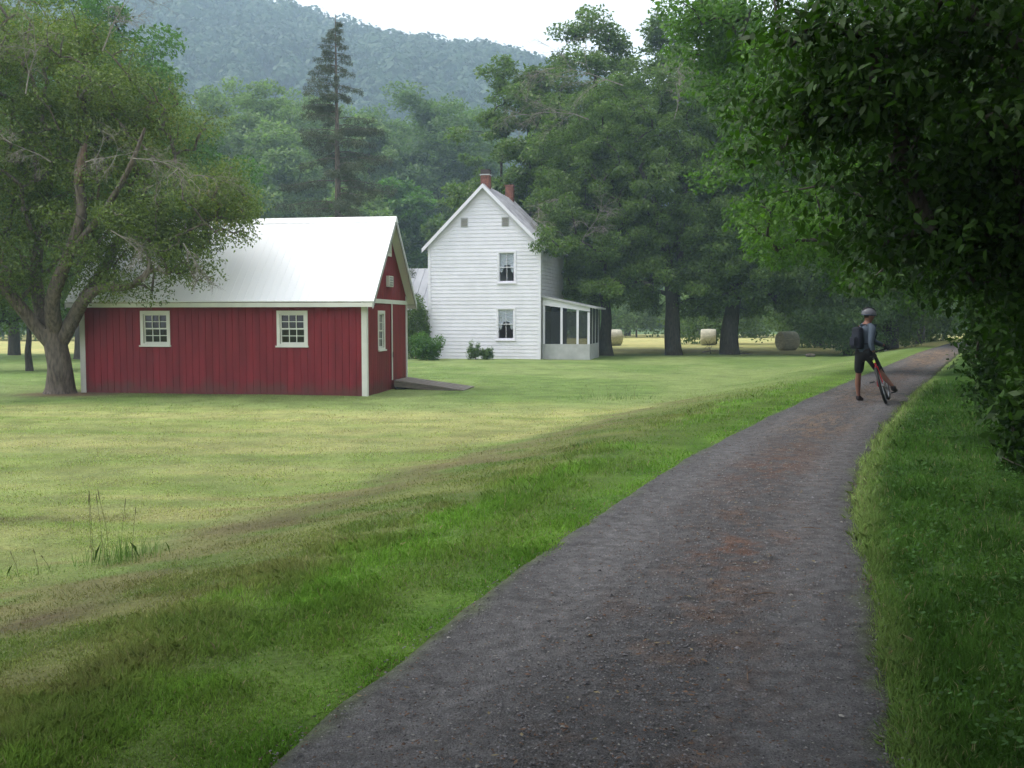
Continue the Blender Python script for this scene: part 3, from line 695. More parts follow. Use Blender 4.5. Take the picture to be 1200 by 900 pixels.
def clusters(lobes, n, seed, inner=.35):
    """n centres spread through a union of ellipsoids, denser towards the outside. lobes: (cx,cy,cz,rx,ry,rz)"""
    rg = np.random.default_rng(seed); Lb = np.array(lobes, float); w = (Lb[:, 3]*Lb[:, 4]*Lb[:, 5])**.67; w /= w.sum()
    idx = rg.choice(len(Lb), n, p=w); d = rg.normal(0, 1, (n, 3)); d /= np.linalg.norm(d, axis=1)[:, None]
    r = inner+(1-inner)*rg.random(n)**.55
    P = Lb[idx, :3]+d*r[:, None]*Lb[idx, 3:]
    return P
def tree(name, base, lobes, trunk_r, ncl, nleaf, size, lm, label, cat='tree', group=None, bark='bark', cr=(.9, .6), seed=1, limbs=None, asp=.5, up=.7, droop=0., inner=.35, stem_h=None, rmax=.3, twigs=True, lean=(0, 0), trunkname='trunk', jitter=1., six=False):
    """base: world point; lobes relative to the base"""
    base = Vector(base); root = empty(name, base, label, cat, group); rg = random.Random(seed)
    Lb = np.array(lobes, float); C = clusters(lobes, ncl, seed, inner)
    top = Lb[:, 2].max()+.3*Lb[Lb[:, 2].argmax(), 5]
    C = C[C[:, 2] > min(.3, top*.12)]
    if limbs is None:
        sh = stem_h or top*.9; n = 7; pts = []; rad = []
        cx, cyy = Lb[:, 0].mean()*.6, Lb[:, 1].mean()*.6
        for k in range(n+1):
            f = k/n; pts.append((lean[0]*f+cx*f*f+rg.uniform(-.1, .1)*trunk_r*3*(k > 0), lean[1]*f+cyy*f*f+rg.uniform(-.1, .1)*trunk_r*3*(k > 0), -.15+f*(sh+.15)))
            rad.append(trunk_r*(1-.8*f))
        pts.insert(1, tuple(Vector(pts[0]).lerp(Vector(pts[1]), .12))); rad[0] = trunk_r*1.45; rad.insert(1, trunk_r*1.08)
        limbs = [smooth_poly(pts, rad, 3)]
    ch = grow(limbs, C, seed, rmax=rmax, r_tip=.012 if not twigs else .018)
    tk = MB(); 
    for i, (p, r) in enumerate(ch): tk.tube(p, r, 12 if max(r) > .25 else (7 if max(r) > .06 else 4), cap=False)
    tk.build(trunkname, M[bark], root, smooth=True)
    rr = np.random.default_rng(seed+5).uniform(.7, 1.35, len(C))
    Rr = np.c_[rr*cr[0], rr*cr[0], rr*cr[1]]
    V, t = leaves(C, Rr, nleaf, size, asp, up, droop, jitter, seed=seed, six=six)
    npmesh('crown', V, 6 if six else 4, M[lm], {'tint': t}, root)
    return root, C
M['lf_olive'] = leafmat('olive_leaves', (.105, .155, .045), .3, .25, .5, (.30, .2, .05), .03, nscale=.35)
M['lf_maple'] = leafmat('bright_maple_leaves', (.06, .14, .028), .38, .3, .45, nscale=.4)
M['lf_dark'] = leafmat('dark_green_leaves', (.080, .136, .038), .40, .3, .45, nscale=.4)
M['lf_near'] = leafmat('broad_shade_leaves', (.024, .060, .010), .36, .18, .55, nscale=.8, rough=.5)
M['lf_trail'] = leafmat('trailside_leaves', (.062, .138, .020), .45, .3, .5, nscale=.6)
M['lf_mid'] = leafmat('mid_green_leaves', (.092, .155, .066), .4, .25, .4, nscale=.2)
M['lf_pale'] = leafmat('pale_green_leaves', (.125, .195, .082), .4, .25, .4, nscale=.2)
M['needle'] = leafmat('spruce_needles', (.068, .088, .056), .1, .2, .4, nscale=.5)
M['lf_hill'] = leafmat('hill_forest_leaves', (.028, .062, .026), .15, .15, .42, nscale=.035)

# the big old tree left of the barn, with its limbs as they fork
hb = Vector((-12.85, 28.35, 0)); hb.z = H(hb.x, hb.y)
def hp(px, py, D=28.2): return at(px, py, D)-hb
TL = []
def limb(pts, rads): TL.append(smooth_poly(pts, rads, 4))
limb([(-.05, .0, -.2), (-.03, 0, .15), hp(70, 430), hp(66, 408), hp(62, 385)], [.58, .41, .33, .32, .31])
limb([hp(66, 408), hp(45, 385, 28.0), hp(20, 355, 27.6), hp(-5, 325, 27.2), hp(-50, 280, 26.8), hp(-90, 230, 26.5)], [.24, .20, .17, .14, .10, .05])
limb([hp(60, 395), hp(48, 360, 28.5), hp(42, 320, 28.9), hp(48, 270, 29.2), hp(58, 215, 29.6), hp(50, 150, 30), hp(35, 80, 30)], [.25, .21, .17, .14, .11, .08, .04])
limb([hp(66, 392), hp(62, 350, 27.6), hp(80, 300, 27.2), hp(96, 250, 27.0), hp(92, 205, 26.9), hp(99, 172, 26.9)], [.25, .20, .16, .14, .12, .10])
limb([hp(72, 400), hp(88, 370, 28.0), hp(100, 350, 27.6), hp(118, 338, 27.3), hp(150, 336, 26.9), hp(174, 318, 26.6), hp(176, 298, 26.5), hp(200, 280, 26.3), hp(240, 262, 26.2)], [.22, .20, .17, .12, .095, .08, .062, .045, .025])
limb([hp(100, 350, 27.6), hp(120, 320, 28.2), hp(140, 280, 28.8), hp(165, 235, 29.2), hp(180, 190, 29.6)], [.20, .16, .13, .09, .04])
limb([hp(48, 270, 29.2), hp(20, 230, 29.6), hp(0, 180, 30), hp(-25, 120, 30)], [.13, .11, .08, .04])
limb([hp(80, 300, 27.2), hp(120, 250, 26.6), hp(150, 200, 26.0), hp(170, 150, 25.8)], [.12, .09, .07, .035])
def lobe(px, py, D, rx, ry, rz): p = hp(px, py, D); return (p.x, p.y, p.z, rx, ry, rz)
lobes = [lobe(20, 250, 29, 2.6, 2.3, 1.9), lobe(80, 190, 29, 2.8, 2.3, 2.2), lobe(150, 190, 28, 1.9, 2.4, 1.7), lobe(70, 110, 28, 2.9, 2.8, 1.9), lobe(155, 115, 28.4, 1.5, 2.0, 1.3),
         lobe(-40, 190, 27.5, 2.8, 2.6, 2.4), lobe(225, 240, 27.0, 1.5, 1.8, 1.2), lobe(185, 262, 26.8, 1.4, 1.4, .75), lobe(120, 260, 27.0, 1.7, 1.8, .9), lobe(262, 225, 27.2, 1.0, 1.2, .9), lobe(275, 260, 27.0, .6, .8, .5),
         lobe(140, 318, 26.6, .8, .7, .4), lobe(190, 300, 26.2, .7, .7, .5), lobe(150, 285, 27.6, 1.3, 1.3, .8), lobe(195, 268, 26.8, 1.2, 1.2, .7), lobe(110, 330, 27.8, .9, 1.0, .4), lobe(200, 150, 28.4, 1.3, 1.8, 1.1), lobe(-60, 300, 27, 2.0, 2.2, 1.4), lobe(20, 45, 28.4, 2.5, 2.5, 1.4), lobe(215, 300, 26.4, .9, .9, .7), lobe(235, 320, 26.4, .45, .6, .5), lobe(155, 345, 26.8, .9, .7, .22), lobe(5, 320, 27.6, 1.2, 1.5, .8), lobe(105, 300, 27.4, .9, 1.2, .5)]
oldtree, oc = tree('old_tree', hb, lobes, .5, 1000, 150000, .10, 'lf_olive', 'big spreading old tree with forked grey trunk beside the left end of the red barn', seed=11, limbs=TL, asp=.42, up=.4, droop=.6, cr=(.50, .36), inner=.15, rmax=.07)
oldtree.children[0]['label'] = 'thick forked grey trunk with splayed limbs'
# bare dead twigs
def deadspray(root, p, d, L_, seed, r=.02, matn='deadwood', n=9):
    rg = random.Random(seed); m = MB(); d = Vector(d).normalized()
    def go(p, d, L_, r, lv):
        pts = [p]; rad = [r]; q = p.copy(); dd = d.copy()
        for k in range(4):
            dd = (dd+Vector((rg.uniform(-.3, .3), rg.uniform(-.3, .3), rg.uniform(-.28, .14)))).normalized(); q = q+dd*L_/4; pts.append(q.copy()); rad.append(r*(1-.2*(k+1)))
            if lv < 3:
                for _ in range(2 if lv else 2):
                    e = (dd*.7+Vector((rg.uniform(-1, 1), rg.uniform(-1, 1), rg.uniform(-.9, .7)))*.8).normalized(); go(q.copy(), e, L_*rg.uniform(.3, .6), r*.5, lv+1)
        m.tube(pts, rad, 4, cap=False)
    go(Vector(p), d, L_, r, 0); return m.build('dead_branch', M[matn], root)
for i, (px, py, D, d, L_) in enumerate([(30, 110, 25.6, (.1, -.1, 1), 2.2), (150, 185, 25.3, (1, -.2, .1), 2.0), (100, 190, 26.0, (.6, -.2, .2), 1.6), (120, 60, 25.9, (.4, -.1, .6), 1.6), (-5, 90, 25.6, (-.2, 0, 1), 1.6), (60, 190, 25.7, (-.4, -.2, .5), 1.3), (130, 270, 25.6, (.6, -.2, -.4), 1.3), (215, 285, 25.6, (.5, -.2, -.6), .9)]):
    deadspray(oldtree, hp(px, py, D), d, L_, 40+i)
# torn stub of the middle limb
MB().tube([hp(92, 215, 26.82), hp(97, 190, 26.8), hp(100, 168, 26.82)], [.13, .12, .05], 7).build('torn_stub', M['barkred'], oldtree, smooth=True)

def gtree(name, px, py_base, D, **k):
    p = at(px, py_base, D); return tree(name, (p.x, p.y, H(p.x, p.y)), **k)
def T(name, X, Y, **k): return tree(name, (X, Y, H(X, Y)), **k)

# tall bright maple behind the barn
T('maple_tree', -23.2, 54, lobes=[(1, 0, 9, 6, 5, 5), (4, 0, 6, 4, 4, 4.5), (-1, 0, 15, 6.5, 5, 5), (-1, 0, 12.5, 7, 5, 5), (-2, 0, 18, 5, 4, 3.2), (6.2, 0, 9, 3.4, 3, 3.6), (-8, 0, 11, 5, 4, 6)], trunk_r=.5, ncl=230, nleaf=80000, size=.26, lm='lf_maple',
  label='tall bright green maple rising behind the old tree and barn', seed=21, cr=(1.15, .65), bark='barkdark', stem_h=14)
# small forked tree at the left edge
p = at(35, 434, 41.5)
T('small_tree', p.x, p.y, lobes=[(0, 0, 3.4, 2.6, 2.2, 1.5), (-1.6, 0, 3.0, 1.8, 1.8, 1.3), (1.4, 0, 2.9, 1.5, 1.6, 1.0), (0, 0, 4.6, 2, 2, 1.3)], trunk_r=.17, ncl=110, nleaf=24000, size=.13, lm='lf_dark',
  label='small round tree with low forked dark branches behind the old tree trunk', seed=22, cr=(.6, .4), bark='barkdark', stem_h=3.2, rmax=.08)
T('yard_tree', -30, 60, lobes=[(0, 0, 7, 5, 4, 4), (0, 0, 11, 4, 4, 4)], trunk_r=.35, ncl=90, nleaf=24000, size=.26, lm='lf_maple', label='leafy green tree at the far left edge behind the small forked tree', seed=23, cr=(1.1, .7), bark='barkdark')

# spruce
def spruce(X, Y, Ht, label, seed):
    rg = random.Random(seed); base = Vector((X, Y, H(X, Y))); root = empty('spruce_tree', base, label, 'spruce tree')
    tk = MB(); tk.tube([(0, 0, -.2), (0, 0, 2), (.05, 0, Ht*.5), (0, 0, Ht)], [.38, .30, .17, .02], 10)
    C = []; Rr = []
    z = 1.8
    while z < Ht-.3:
        f = 1-z/Ht; nb = rg.randint(3, 5) if z < Ht*.9 else 3
        for k in range(nb):
            if rg.random() < .16: continue
            a = rg.uniform(0, 6.283); Lb_ = 5.2*min(1, f/.78)**.85*rg.uniform(.62, 1.12)+.12; up0 = .08+.30*(1-f)
            pts = []; n = 8
            for j in range(n+1):
                t = j/n; r = Lb_*t; zz_ = z+Lb_*(up0*t-.60*t*t+.30*t**3.5)
                pts.append(Vector((math.cos(a)*r, math.sin(a)*r, zz_)))
                if t > .15:
                    for q in range(3):
                        sw = rg.uniform(-1, 1)*.20*Lb_*(.35+.65*(1-t))*.8
                        pos = pts[-1]+Vector((-math.sin(a)*sw, math.cos(a)*sw, -abs(sw)*.35-rg.uniform(0, .18))); C.append(tuple(pos)); q_ = .05+.045*Lb_; Rr.append((q_, q_, q_*(.9+.9*rg.random())))
            tk.tube(pts, [.045*(1-.8*t/n)*(.5+f) for t in range(n+1)], 4, cap=False)
        z += rg.uniform(.28, .40)+.18*(1-z/Ht)
    tk.build('trunk', M['bark'], root)
    C = np.array(C); Rr = np.array(Rr)
    V, t = leaves(C, Rr, 125000, .16, .2, .1, 1.3, 1., seed=seed)
    npmesh('crown', V, 4, M['needle'], {'tint': t}, root); return root
p = at(397, 400, 62)
spruce(p.x, p.y, 20.7, 'tall sparse drooping spruce standing behind the red barn roof', 31)

# two broad trees right of the house and the mass behind them
p1 = at(790, 415, 60); p2 = at(855, 413, 60.5); p0 = at(711, 415, 60)
def LB(bp, rows):     # lobes given as picture centres at true distances
    out = []
    for (px, py, D, rx, ry, rz) in rows: q = at(px, py, D)-Vector((bp.x, bp.y, H(bp.x, bp.y))); out.append((q.x, q.y, q.z, rx, ry, rz))
    return out
ash, _c = tree('ash_tree', (p1.x, p1.y, H(p1.x, p1.y)), LB(p1, [(637, 288, 52.4, .5, .7, .8), (655, 285, 55.0, .9, 1.2, 1.8), (650, 240, 57, 1.2, 1.2, 1.2), (706, 338, 55.5, .9, 1.0, .5), (628, 300, 52.4, .3, .4, .3), (790, 330, 60, 4.2, 3.5, 2.2), (720, 300, 60, 3.2, 3.2, 3.4), (790, 230, 60, 4.6, 4, 4), (690, 230, 61, 3.2, 3, 3.4), (745, 150, 61, 4.2, 4, 3.6), (830, 290, 60, 3.6, 3.2, 3.5), (840, 180, 61, 3.6, 3.5, 3.6), (680, 330, 60.6, 1.6, 2, 1.2), (800, 110, 61, 2.4, 3, 2.2), (660, 265, 60.5, 1.2, 2, 1.6)]),
  .5, 820, 150000, .22, 'lf_dark', 'broad dark drooping tree whose trunk stands just left of the middle hay bale', seed=41, cr=(.58, .34), asp=.38, droop=.8, up=.4, bark='barkdark', stem_h=11, jitter=1.1)
for i, (px, py, d, L_) in enumerate([(730, 100, (-1, 0, .6), 4), (690, 140, (-1, -.1, .3), 3.6), (790, 140, (0, -.2, 1), 3.2), (665, 230, (-1, -.3, -.5), 2.6), (680, 290, (.3, -.3, 1), 2.4)]):
    deadspray(ash, at(px, py, 57.3)-Vector((p1.x, p1.y, H(p1.x, p1.y))), d, L_, 60+i, r=.04)
tree('ash_tree', (p2.x, p2.y, H(p2.x, p2.y)), LB(p2, [(890, 320, 60, 3.8, 3.5, 2.4), (860, 250, 61, 3.6, 3.5, 3.6), (920, 250, 62, 4, 4, 4.5), (880, 170, 62, 4.4, 4, 4), (930, 340, 61, 2.6, 3, 1.6), (840, 340, 60, 2.2, 2.4, 1.8)]),
  .58, 440, 80000, .22, 'lf_dark', 'second broad dark tree with thick black trunk right of the middle hay bale', seed=42, cr=(.60, .36), bark='barkdark', stem_h=10, droop=.4)
tree('walnut_tree', (p0.x, p0.y, H(p0.x, p0.y)), LB(p0, [(700, 300, 62, 2.4, 2.4, 3), (680, 200, 63, 3.2, 3, 4)]), .42, 80, 16000, .24, 'lf_dark', 'dark trunked tree standing close behind the screened porch', seed=43, cr=(.9, .6), bark='barkdark', stem_h=8)
def bt(name, px, D, top, wpx, label, lm, seed, nleaf=26000, size=.34, bottom=400, r=.45, cl=150, bark='barkdark', low=.2, cf=1):
    """a tall tree of the far rows: picture column px at depth D, its top at picture row top"""
    q = at(px, 400, D); z0 = H(q.x, q.y); Ht = at(px, top, D).z-z0; w = wpx/F*D/2; rg = random.Random(seed)
    lb = [(0, 0, Ht*.55, w*.62, w*.62, Ht*.30)]
    for k in range(13):
        f = (k+.5)/13; g = (f-.42)/.62; ww = w*math.sqrt(max(.05, 1-g*g)); a_ = k*2.4+rg.uniform(-.5, .5); lr = w*rg.uniform(.36, .5)
        d_ = max(0, ww-lr*.7)
        lb.append((math.cos(a_)*d_, math.sin(a_)*d_, Ht*(low+(1-low)*f*.9)+.02*Ht, lr, lr, lr*rg.uniform(.6, .85)))
    return tree(name, (q.x, q.y, z0), lb, r, cl, nleaf, size, lm, label, seed=seed, cr=(w*.145*cf, w*.085*cf), bark=bark, stem_h=Ht*.85, twigs=True, rmax=.2)
bt('oak_tree', 618, 70, 60, 170, 'tall dark oak crown rising behind the farmhouse chimneys', 'lf_dark', 51, 46000, .30, cl=260)
bt('oak_tree', 695, 70.5, 24, 210, 'tallest dark oak behind the farmhouse, its top against the sky', 'lf_dark', 52, 56000, .30, cl=300)
bt('oak_tree', 790, 71, 18, 200, 'dark oak with ragged top behind the broad drooping tree', 'lf_dark', 53, 50000, .32, cl=280)
bt('oak_tree', 856, 70, -30, 150, 'tall dark oak rising out of the picture behind the thick black trunk', 'lf_dark', 54, 46000, .34, cl=260)
bt('oak_tree', 565, 86, 165, 70, 'lower round oak crown just left of the farmhouse roof', 'lf_dark', 55, 16000, .32, cl=60)
# far hazy row
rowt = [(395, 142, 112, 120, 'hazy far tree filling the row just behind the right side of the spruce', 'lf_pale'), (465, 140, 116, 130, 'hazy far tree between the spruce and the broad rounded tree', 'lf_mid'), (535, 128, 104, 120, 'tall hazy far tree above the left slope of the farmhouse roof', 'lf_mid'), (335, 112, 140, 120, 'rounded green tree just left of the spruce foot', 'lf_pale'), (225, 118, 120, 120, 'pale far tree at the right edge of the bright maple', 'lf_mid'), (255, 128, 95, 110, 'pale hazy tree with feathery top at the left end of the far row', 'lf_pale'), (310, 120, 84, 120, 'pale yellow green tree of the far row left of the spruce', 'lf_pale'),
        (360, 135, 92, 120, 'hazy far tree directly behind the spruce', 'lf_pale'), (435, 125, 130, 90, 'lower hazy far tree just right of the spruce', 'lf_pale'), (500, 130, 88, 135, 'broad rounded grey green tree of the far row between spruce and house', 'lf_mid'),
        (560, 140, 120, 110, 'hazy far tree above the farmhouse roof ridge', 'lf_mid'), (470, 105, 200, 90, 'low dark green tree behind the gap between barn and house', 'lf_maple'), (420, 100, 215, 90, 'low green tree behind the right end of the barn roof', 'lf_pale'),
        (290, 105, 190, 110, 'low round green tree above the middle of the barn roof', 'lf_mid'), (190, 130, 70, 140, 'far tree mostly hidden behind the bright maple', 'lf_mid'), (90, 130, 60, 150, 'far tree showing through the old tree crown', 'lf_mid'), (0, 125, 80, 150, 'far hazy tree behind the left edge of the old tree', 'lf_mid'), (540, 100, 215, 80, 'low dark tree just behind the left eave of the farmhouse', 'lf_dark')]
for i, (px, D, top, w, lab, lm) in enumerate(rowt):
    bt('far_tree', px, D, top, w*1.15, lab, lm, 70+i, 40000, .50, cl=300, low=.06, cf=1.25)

# hedgerow beyond the hay field
def bush(name, X, Y, rx, rz, label, lm, seed, n=5000, size=.2, cl=30, group=None, cat='bush', z=0):
    return tree(name, (X, Y, H(X, Y)+z), [(0, 0, rz*.55, rx, rx*.7, rz*.55), (rx*.3, 0, rz*.4, rx*.7, rx*.5, rz*.45), (-rx*.35, 0, rz*.4, rx*.7, rx*.5, rz*.45)], .05*rz**.5, cl, n, size, lm, label, cat, group, cr=(rx*.3, rz*.22), seed=seed, stem_h=rz*.6, rmax=.03, inner=.1)
hedge = [(x, 118+(i*7 % 5)) for i, x in enumerate(range(8, 58, 7))]
for i, (X, Y) in enumerate(hedge):
    bush('hedgerow_bush', X, Y, 5, 4.6+(i*37 % 10)*.35, 'leafy field edge bush in the hedgerow beyond the hay field', 'lf_pale' if i % 3 else 'lf_mid', 200+i, 7000, .38, 30, 'hedgerow bushes beyond the hay field')
for i, px in enumerate((690, 735, 815, 880, 930, 985)):
    bt('field_edge_tree', px, 128+(i*5 % 9), 330-(i*31 % 60), 90, 'tree in the far hedgerow glimpsed under the dark crowns', 'lf_pale', 230+i, 9000, .5, cl=45, low=.05)
    bpy.context.scene.collection.objects  # noqa
for o in [o for o in COL.objects if o.name.startswith('field_edge_tree')]: o['group'] = 'far hedgerow trees beyond the hay field'
for i, X in enumerate(range(-95, -44, 8)):
    bush('hedgerow_bush', X, 100+(i*5 % 7), 5.5, 5.5+(i*3 % 4), 'dense bush in the field hedge at the far left', 'lf_mid', 260+i, 7000, .38, 30, 'hedge bushes at the far left')

# shrubs by the house
q = at(487, 420, 52.8)
bush('tall_shrub', q.x-.1, q.y+1.6, 1.0, 3.0, 'tall dark shrub against the left corner of the farmhouse', 'lf_dark', 301, 9000, .13)
q = at(503, 421, 52); bush('round_shrub', q.x, q.y, .95, 1.35, 'low rounded green shrub at the left foot of the farmhouse wall', 'lf_maple', 302, 7000, .11)
for px, r_, s in ((557, .38, 303), (570, .30, 304)):
    q = at(px, 420, 52.6); bush('small_shrub', q.x, q.y, r_*1.15, .85 if px < 560 else .6, 'grey green small shrub against the white wall, %s of the pair' % ('taller' if px < 560 else 'shorter'), 'lf_mid', s, 2600, .08, 40)

# hay bales
M['hay'] = mat('hay', (.64, .60, .48), .95, noise=.25, nscale=5, bump=1, bscale=40, stretch=(1, 6, 6))
M['hayend'] = mat('hay_end', (.52, .46, .34), .95, noise=.3, nscale=8, bump=1, bscale=30)
def bale(px, py, D, rot, label, r=.66, w=1.2):
    q = at(px, py, D); z = H(q.x, q.y); o = empty('hay_bale', (q.x, q.y, z), label, 'hay bale', 'round hay bales in the far field', rot=(0, 0, rot))
    m = MB(); n = 36; prof = [(-w/2, r*.93), (-w/2+.05, r*.99), (-w*.2, r), (w*.1, r*1.005), (w/2-.05, r*.99), (w/2, r*.93)]
    vs = []
    for (x, rr) in prof:
        for k in range(n):
            a = 2*math.pi*k/n; rk = rr*(1+.012*math.sin(5*a+x*7)+.008*math.sin(13*a)); zz_ = r+math.sin(a)*rk
            vs.append((x, math.cos(a)*rk, max(zz_, .015)))
    m.add(vs, [(i*n+k, i*n+(k+1) % n, (i+1)*n+(k+1) % n, (i+1)*n+k) for i in range(len(prof)-1) for k in range(n)])
    m.build('bale_side', M['hay'], o, smooth=True)
    for x, i in ((-w/2, 0), (w/2, 1)):
        e = MB(); rings = []
        for kk, f in enumerate((.93, .7, .45, .2)):
            rings += [(x+(.02 if kk % 2 else .0)*(1 if i else -1), math.cos(2*math.pi*k/n)*r*f, r+math.sin(2*math.pi*k/n)*r*f) for k in range(n)]
        fs = [(a*n+k, a*n+(k+1) % n, (a+1)*n+(k+1) % n, (a+1)*n+k) for a in range(3) for k in range(n)]+[tuple(3*n+k for k in range(n))]
        e.add(rings, fs).build('bale_end', M['hayend'], o)
    return o
bale(719, 405, 82, .25, 'round hay bale half hidden by the porch and trunk')
bale(830, 404, 82, -.2, 'round hay bale between the two dark trunks')
bale(922.5, 410, 69, .3, 'nearest and largest looking round hay bale behind the leafy branch', r=.66)

# fallen branches, stick and stone
q = at(838, 411, 61); fb = empty('fallen_branch', (q.x, q.y, H(q.x, q.y)), 'fallen forked branch on the lawn edge below the middle hay bale', 'branch')
deadspray(fb, (-.8, 0, .1), (1, .1, .12), 2.0, 91, r=.05, matn='bark')
q = at(950, 413, 56); fb = empty('fallen_log', (q.x, q.y, H(q.x, q.y)), 'short broken log lying on the lawn left of the cyclist', 'log')
MB().tube([(-.25, 0, .08), (0, .03, .1), (.25, 0, .07)], [.08, .1, .07], 8).build('log', M['bark'], fb, smooth=True)
q = at(1186, 538, 10.4); fb = empty('fallen_stick', (q.x, q.y, H(q.x, q.y)+.1), 'pale bare stick caught in the right hand verge', 'stick')
MB().tube([(-.1, 0, .06), (.02, 0, .0), (.16, .02, -.05)], [.007, .008, .005], 5).build('stick', M['deadwood'], fb)
for i, (X, Y, a) in enumerate(((1.45, 5.6, .2), (2.25, 7.4, -.4), (3.3, 9.4, .1), (1.05, 4.3, 1.2))):
    fb = empty('twig', (X, Y, .035), ('short brown twig on the path nearest the camera', 'thin twig lying across the middle of the path', 'small twig near the right edge of the path', 'tiny bent twig on the dark near path')[i], 'twig', rot=(0, 0, a))
    MB().tube([(-.07, 0, .004), (0, .012, .008), (.07, 0, .004)], [.003, .004, .002], 5).build('stem', M['barkred'], fb)

# tall weeds in the meadow at the left
def weeds(X, Y, n, rad, hmax, label, seed, stalks=6):
    rg = np.random.default_rng(seed); a = rg.random(n)*6.28; r_ = rad*rg.random(n)**.7
    x = X+np.cos(a)*r_*1.6; y = Y+np.sin(a)*r_; h = hmax*(.25+.35*rg.random(n))*(1-.5*r_/rad); w = rg.uniform(.0014, .003, n)
    V = blades(x, y, h, w, rg.uniform(.05, .5, n), None); c = np.array([.13, .24, .05])*rg.uniform(.6, 1.3, (n, 1))
    V = V-np.array([X, Y, H(X, Y)]); root = empty('weed_clump', (X, Y, H(X, Y)), label, 'weeds')
    npmesh('foliage', V.reshape(-1, 3), 5, M['blade'], {'Col': c}, root)
    rr = random.Random(seed); sm = mat('seed_heads', (.15, .14, .07), .9)
    for k in range(stalks):
        m = MB()
        bx, by = rr.uniform(-rad, rad)*.9, rr.uniform(-rad, rad)*.4; hh = hmax*rr.uniform(.6, 1.0); lx = rr.uniform(-.08, .08)
        m.tube([(bx, by, 0), (bx+lx*.4, by, hh*.5), (bx+lx, by, hh*.85)], [.002, .0018, .0015], 4); m.tube([(bx+lx, by, hh*.85), (bx+lx*1.1, by, hh*.93), (bx+lx*1.2, by, hh)], [.003, .0045, .0015], 5)
        m.build('seed_stalk', sm, root)
weeds(-3.3, 8.3, 190, .28, .62, 'tall green weeds with seed stalks in the meadow at the left', 1)
weeds(-4.1, 8.0, 90, .35, .26, 'lower tuft of tall grass left of the seeding weeds', 2, 3)
weeds(.95, 13.3, 260, .35, .22, 'small tuft of longer grass in the mown meadow', 3, 0)
weeds(2.6, 26.5, 350, .9, .4, 'pale feathery grass clump at the far edge of the meadow', 4, 14)

# ------------------------------------------------------------------ trees along the right of the path
def rt(X, Y, lobes, label, seed, nleaf, size, ncl, cr=(.75, .4), r=.28, lm='lf_near', sh=None, name='trailside_tree', **k):
    return tree(name, (X, Y, H(X, Y)), lobes, r, ncl, nleaf, size, lm, label, seed=seed, cr=cr, bark='barkdark', stem_h=sh, up=.75, asp=.48, inner=.2, rmax=.08, six=X < 14 and Y > 0, droop=.9, **k)
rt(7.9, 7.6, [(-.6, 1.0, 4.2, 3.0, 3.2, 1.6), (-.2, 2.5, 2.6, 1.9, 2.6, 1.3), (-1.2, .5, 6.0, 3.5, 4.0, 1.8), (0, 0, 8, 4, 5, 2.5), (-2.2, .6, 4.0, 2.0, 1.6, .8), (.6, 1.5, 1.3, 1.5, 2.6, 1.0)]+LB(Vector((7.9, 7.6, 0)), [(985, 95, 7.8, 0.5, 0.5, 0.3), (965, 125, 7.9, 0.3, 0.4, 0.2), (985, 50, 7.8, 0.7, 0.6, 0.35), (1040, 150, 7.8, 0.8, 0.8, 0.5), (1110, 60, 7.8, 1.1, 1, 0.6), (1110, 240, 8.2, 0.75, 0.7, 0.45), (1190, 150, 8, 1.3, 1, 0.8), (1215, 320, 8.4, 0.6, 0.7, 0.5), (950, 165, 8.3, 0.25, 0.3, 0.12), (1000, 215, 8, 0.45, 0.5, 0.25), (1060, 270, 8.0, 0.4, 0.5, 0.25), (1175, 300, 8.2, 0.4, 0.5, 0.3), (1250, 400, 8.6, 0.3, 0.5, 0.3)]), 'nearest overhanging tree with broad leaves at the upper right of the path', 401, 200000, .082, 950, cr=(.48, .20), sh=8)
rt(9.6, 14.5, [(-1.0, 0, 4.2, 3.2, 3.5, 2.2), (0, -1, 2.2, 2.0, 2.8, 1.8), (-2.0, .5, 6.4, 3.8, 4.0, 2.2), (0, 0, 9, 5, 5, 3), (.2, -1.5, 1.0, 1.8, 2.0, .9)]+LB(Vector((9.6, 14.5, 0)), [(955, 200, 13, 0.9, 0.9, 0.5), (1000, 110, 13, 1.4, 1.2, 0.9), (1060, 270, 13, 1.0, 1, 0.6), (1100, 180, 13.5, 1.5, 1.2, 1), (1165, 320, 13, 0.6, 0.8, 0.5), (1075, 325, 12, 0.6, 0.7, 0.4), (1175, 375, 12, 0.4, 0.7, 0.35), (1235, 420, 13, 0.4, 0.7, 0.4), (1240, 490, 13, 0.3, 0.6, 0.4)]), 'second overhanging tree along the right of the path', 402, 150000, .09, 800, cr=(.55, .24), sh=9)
rt(12.8, 22, [(-1.0, 0, 4.6, 3.4, 4, 2.6), (-.5, 0, 2.2, 2.2, 3.4, 1.8), (-2.6, .5, 7.4, 4.4, 4.2, 2.4), (0, 0, 10.5, 5.5, 5.5, 3.5), (.3, 0, 1.0, 2.2, 3, .9)]+LB(Vector((12.8, 22, 0)), [(930, 260, 21, 1.2, 1.2, 0.7), (1000, 300, 21, 1.2, 1.2, 0.7), (1090, 305, 21, 0.8, 1, 0.5), (1150, 345, 21, 0.6, 0.8, 0.4), (960, 120, 22, 2, 1.8, 1.5), (1050, 220, 22, 2, 1.8, 1.4)]), 'third trailside tree arching over the path just behind the cyclist', 403, 130000, .11, 760, cr=(.6, .26), sh=10, lm='lf_trail')
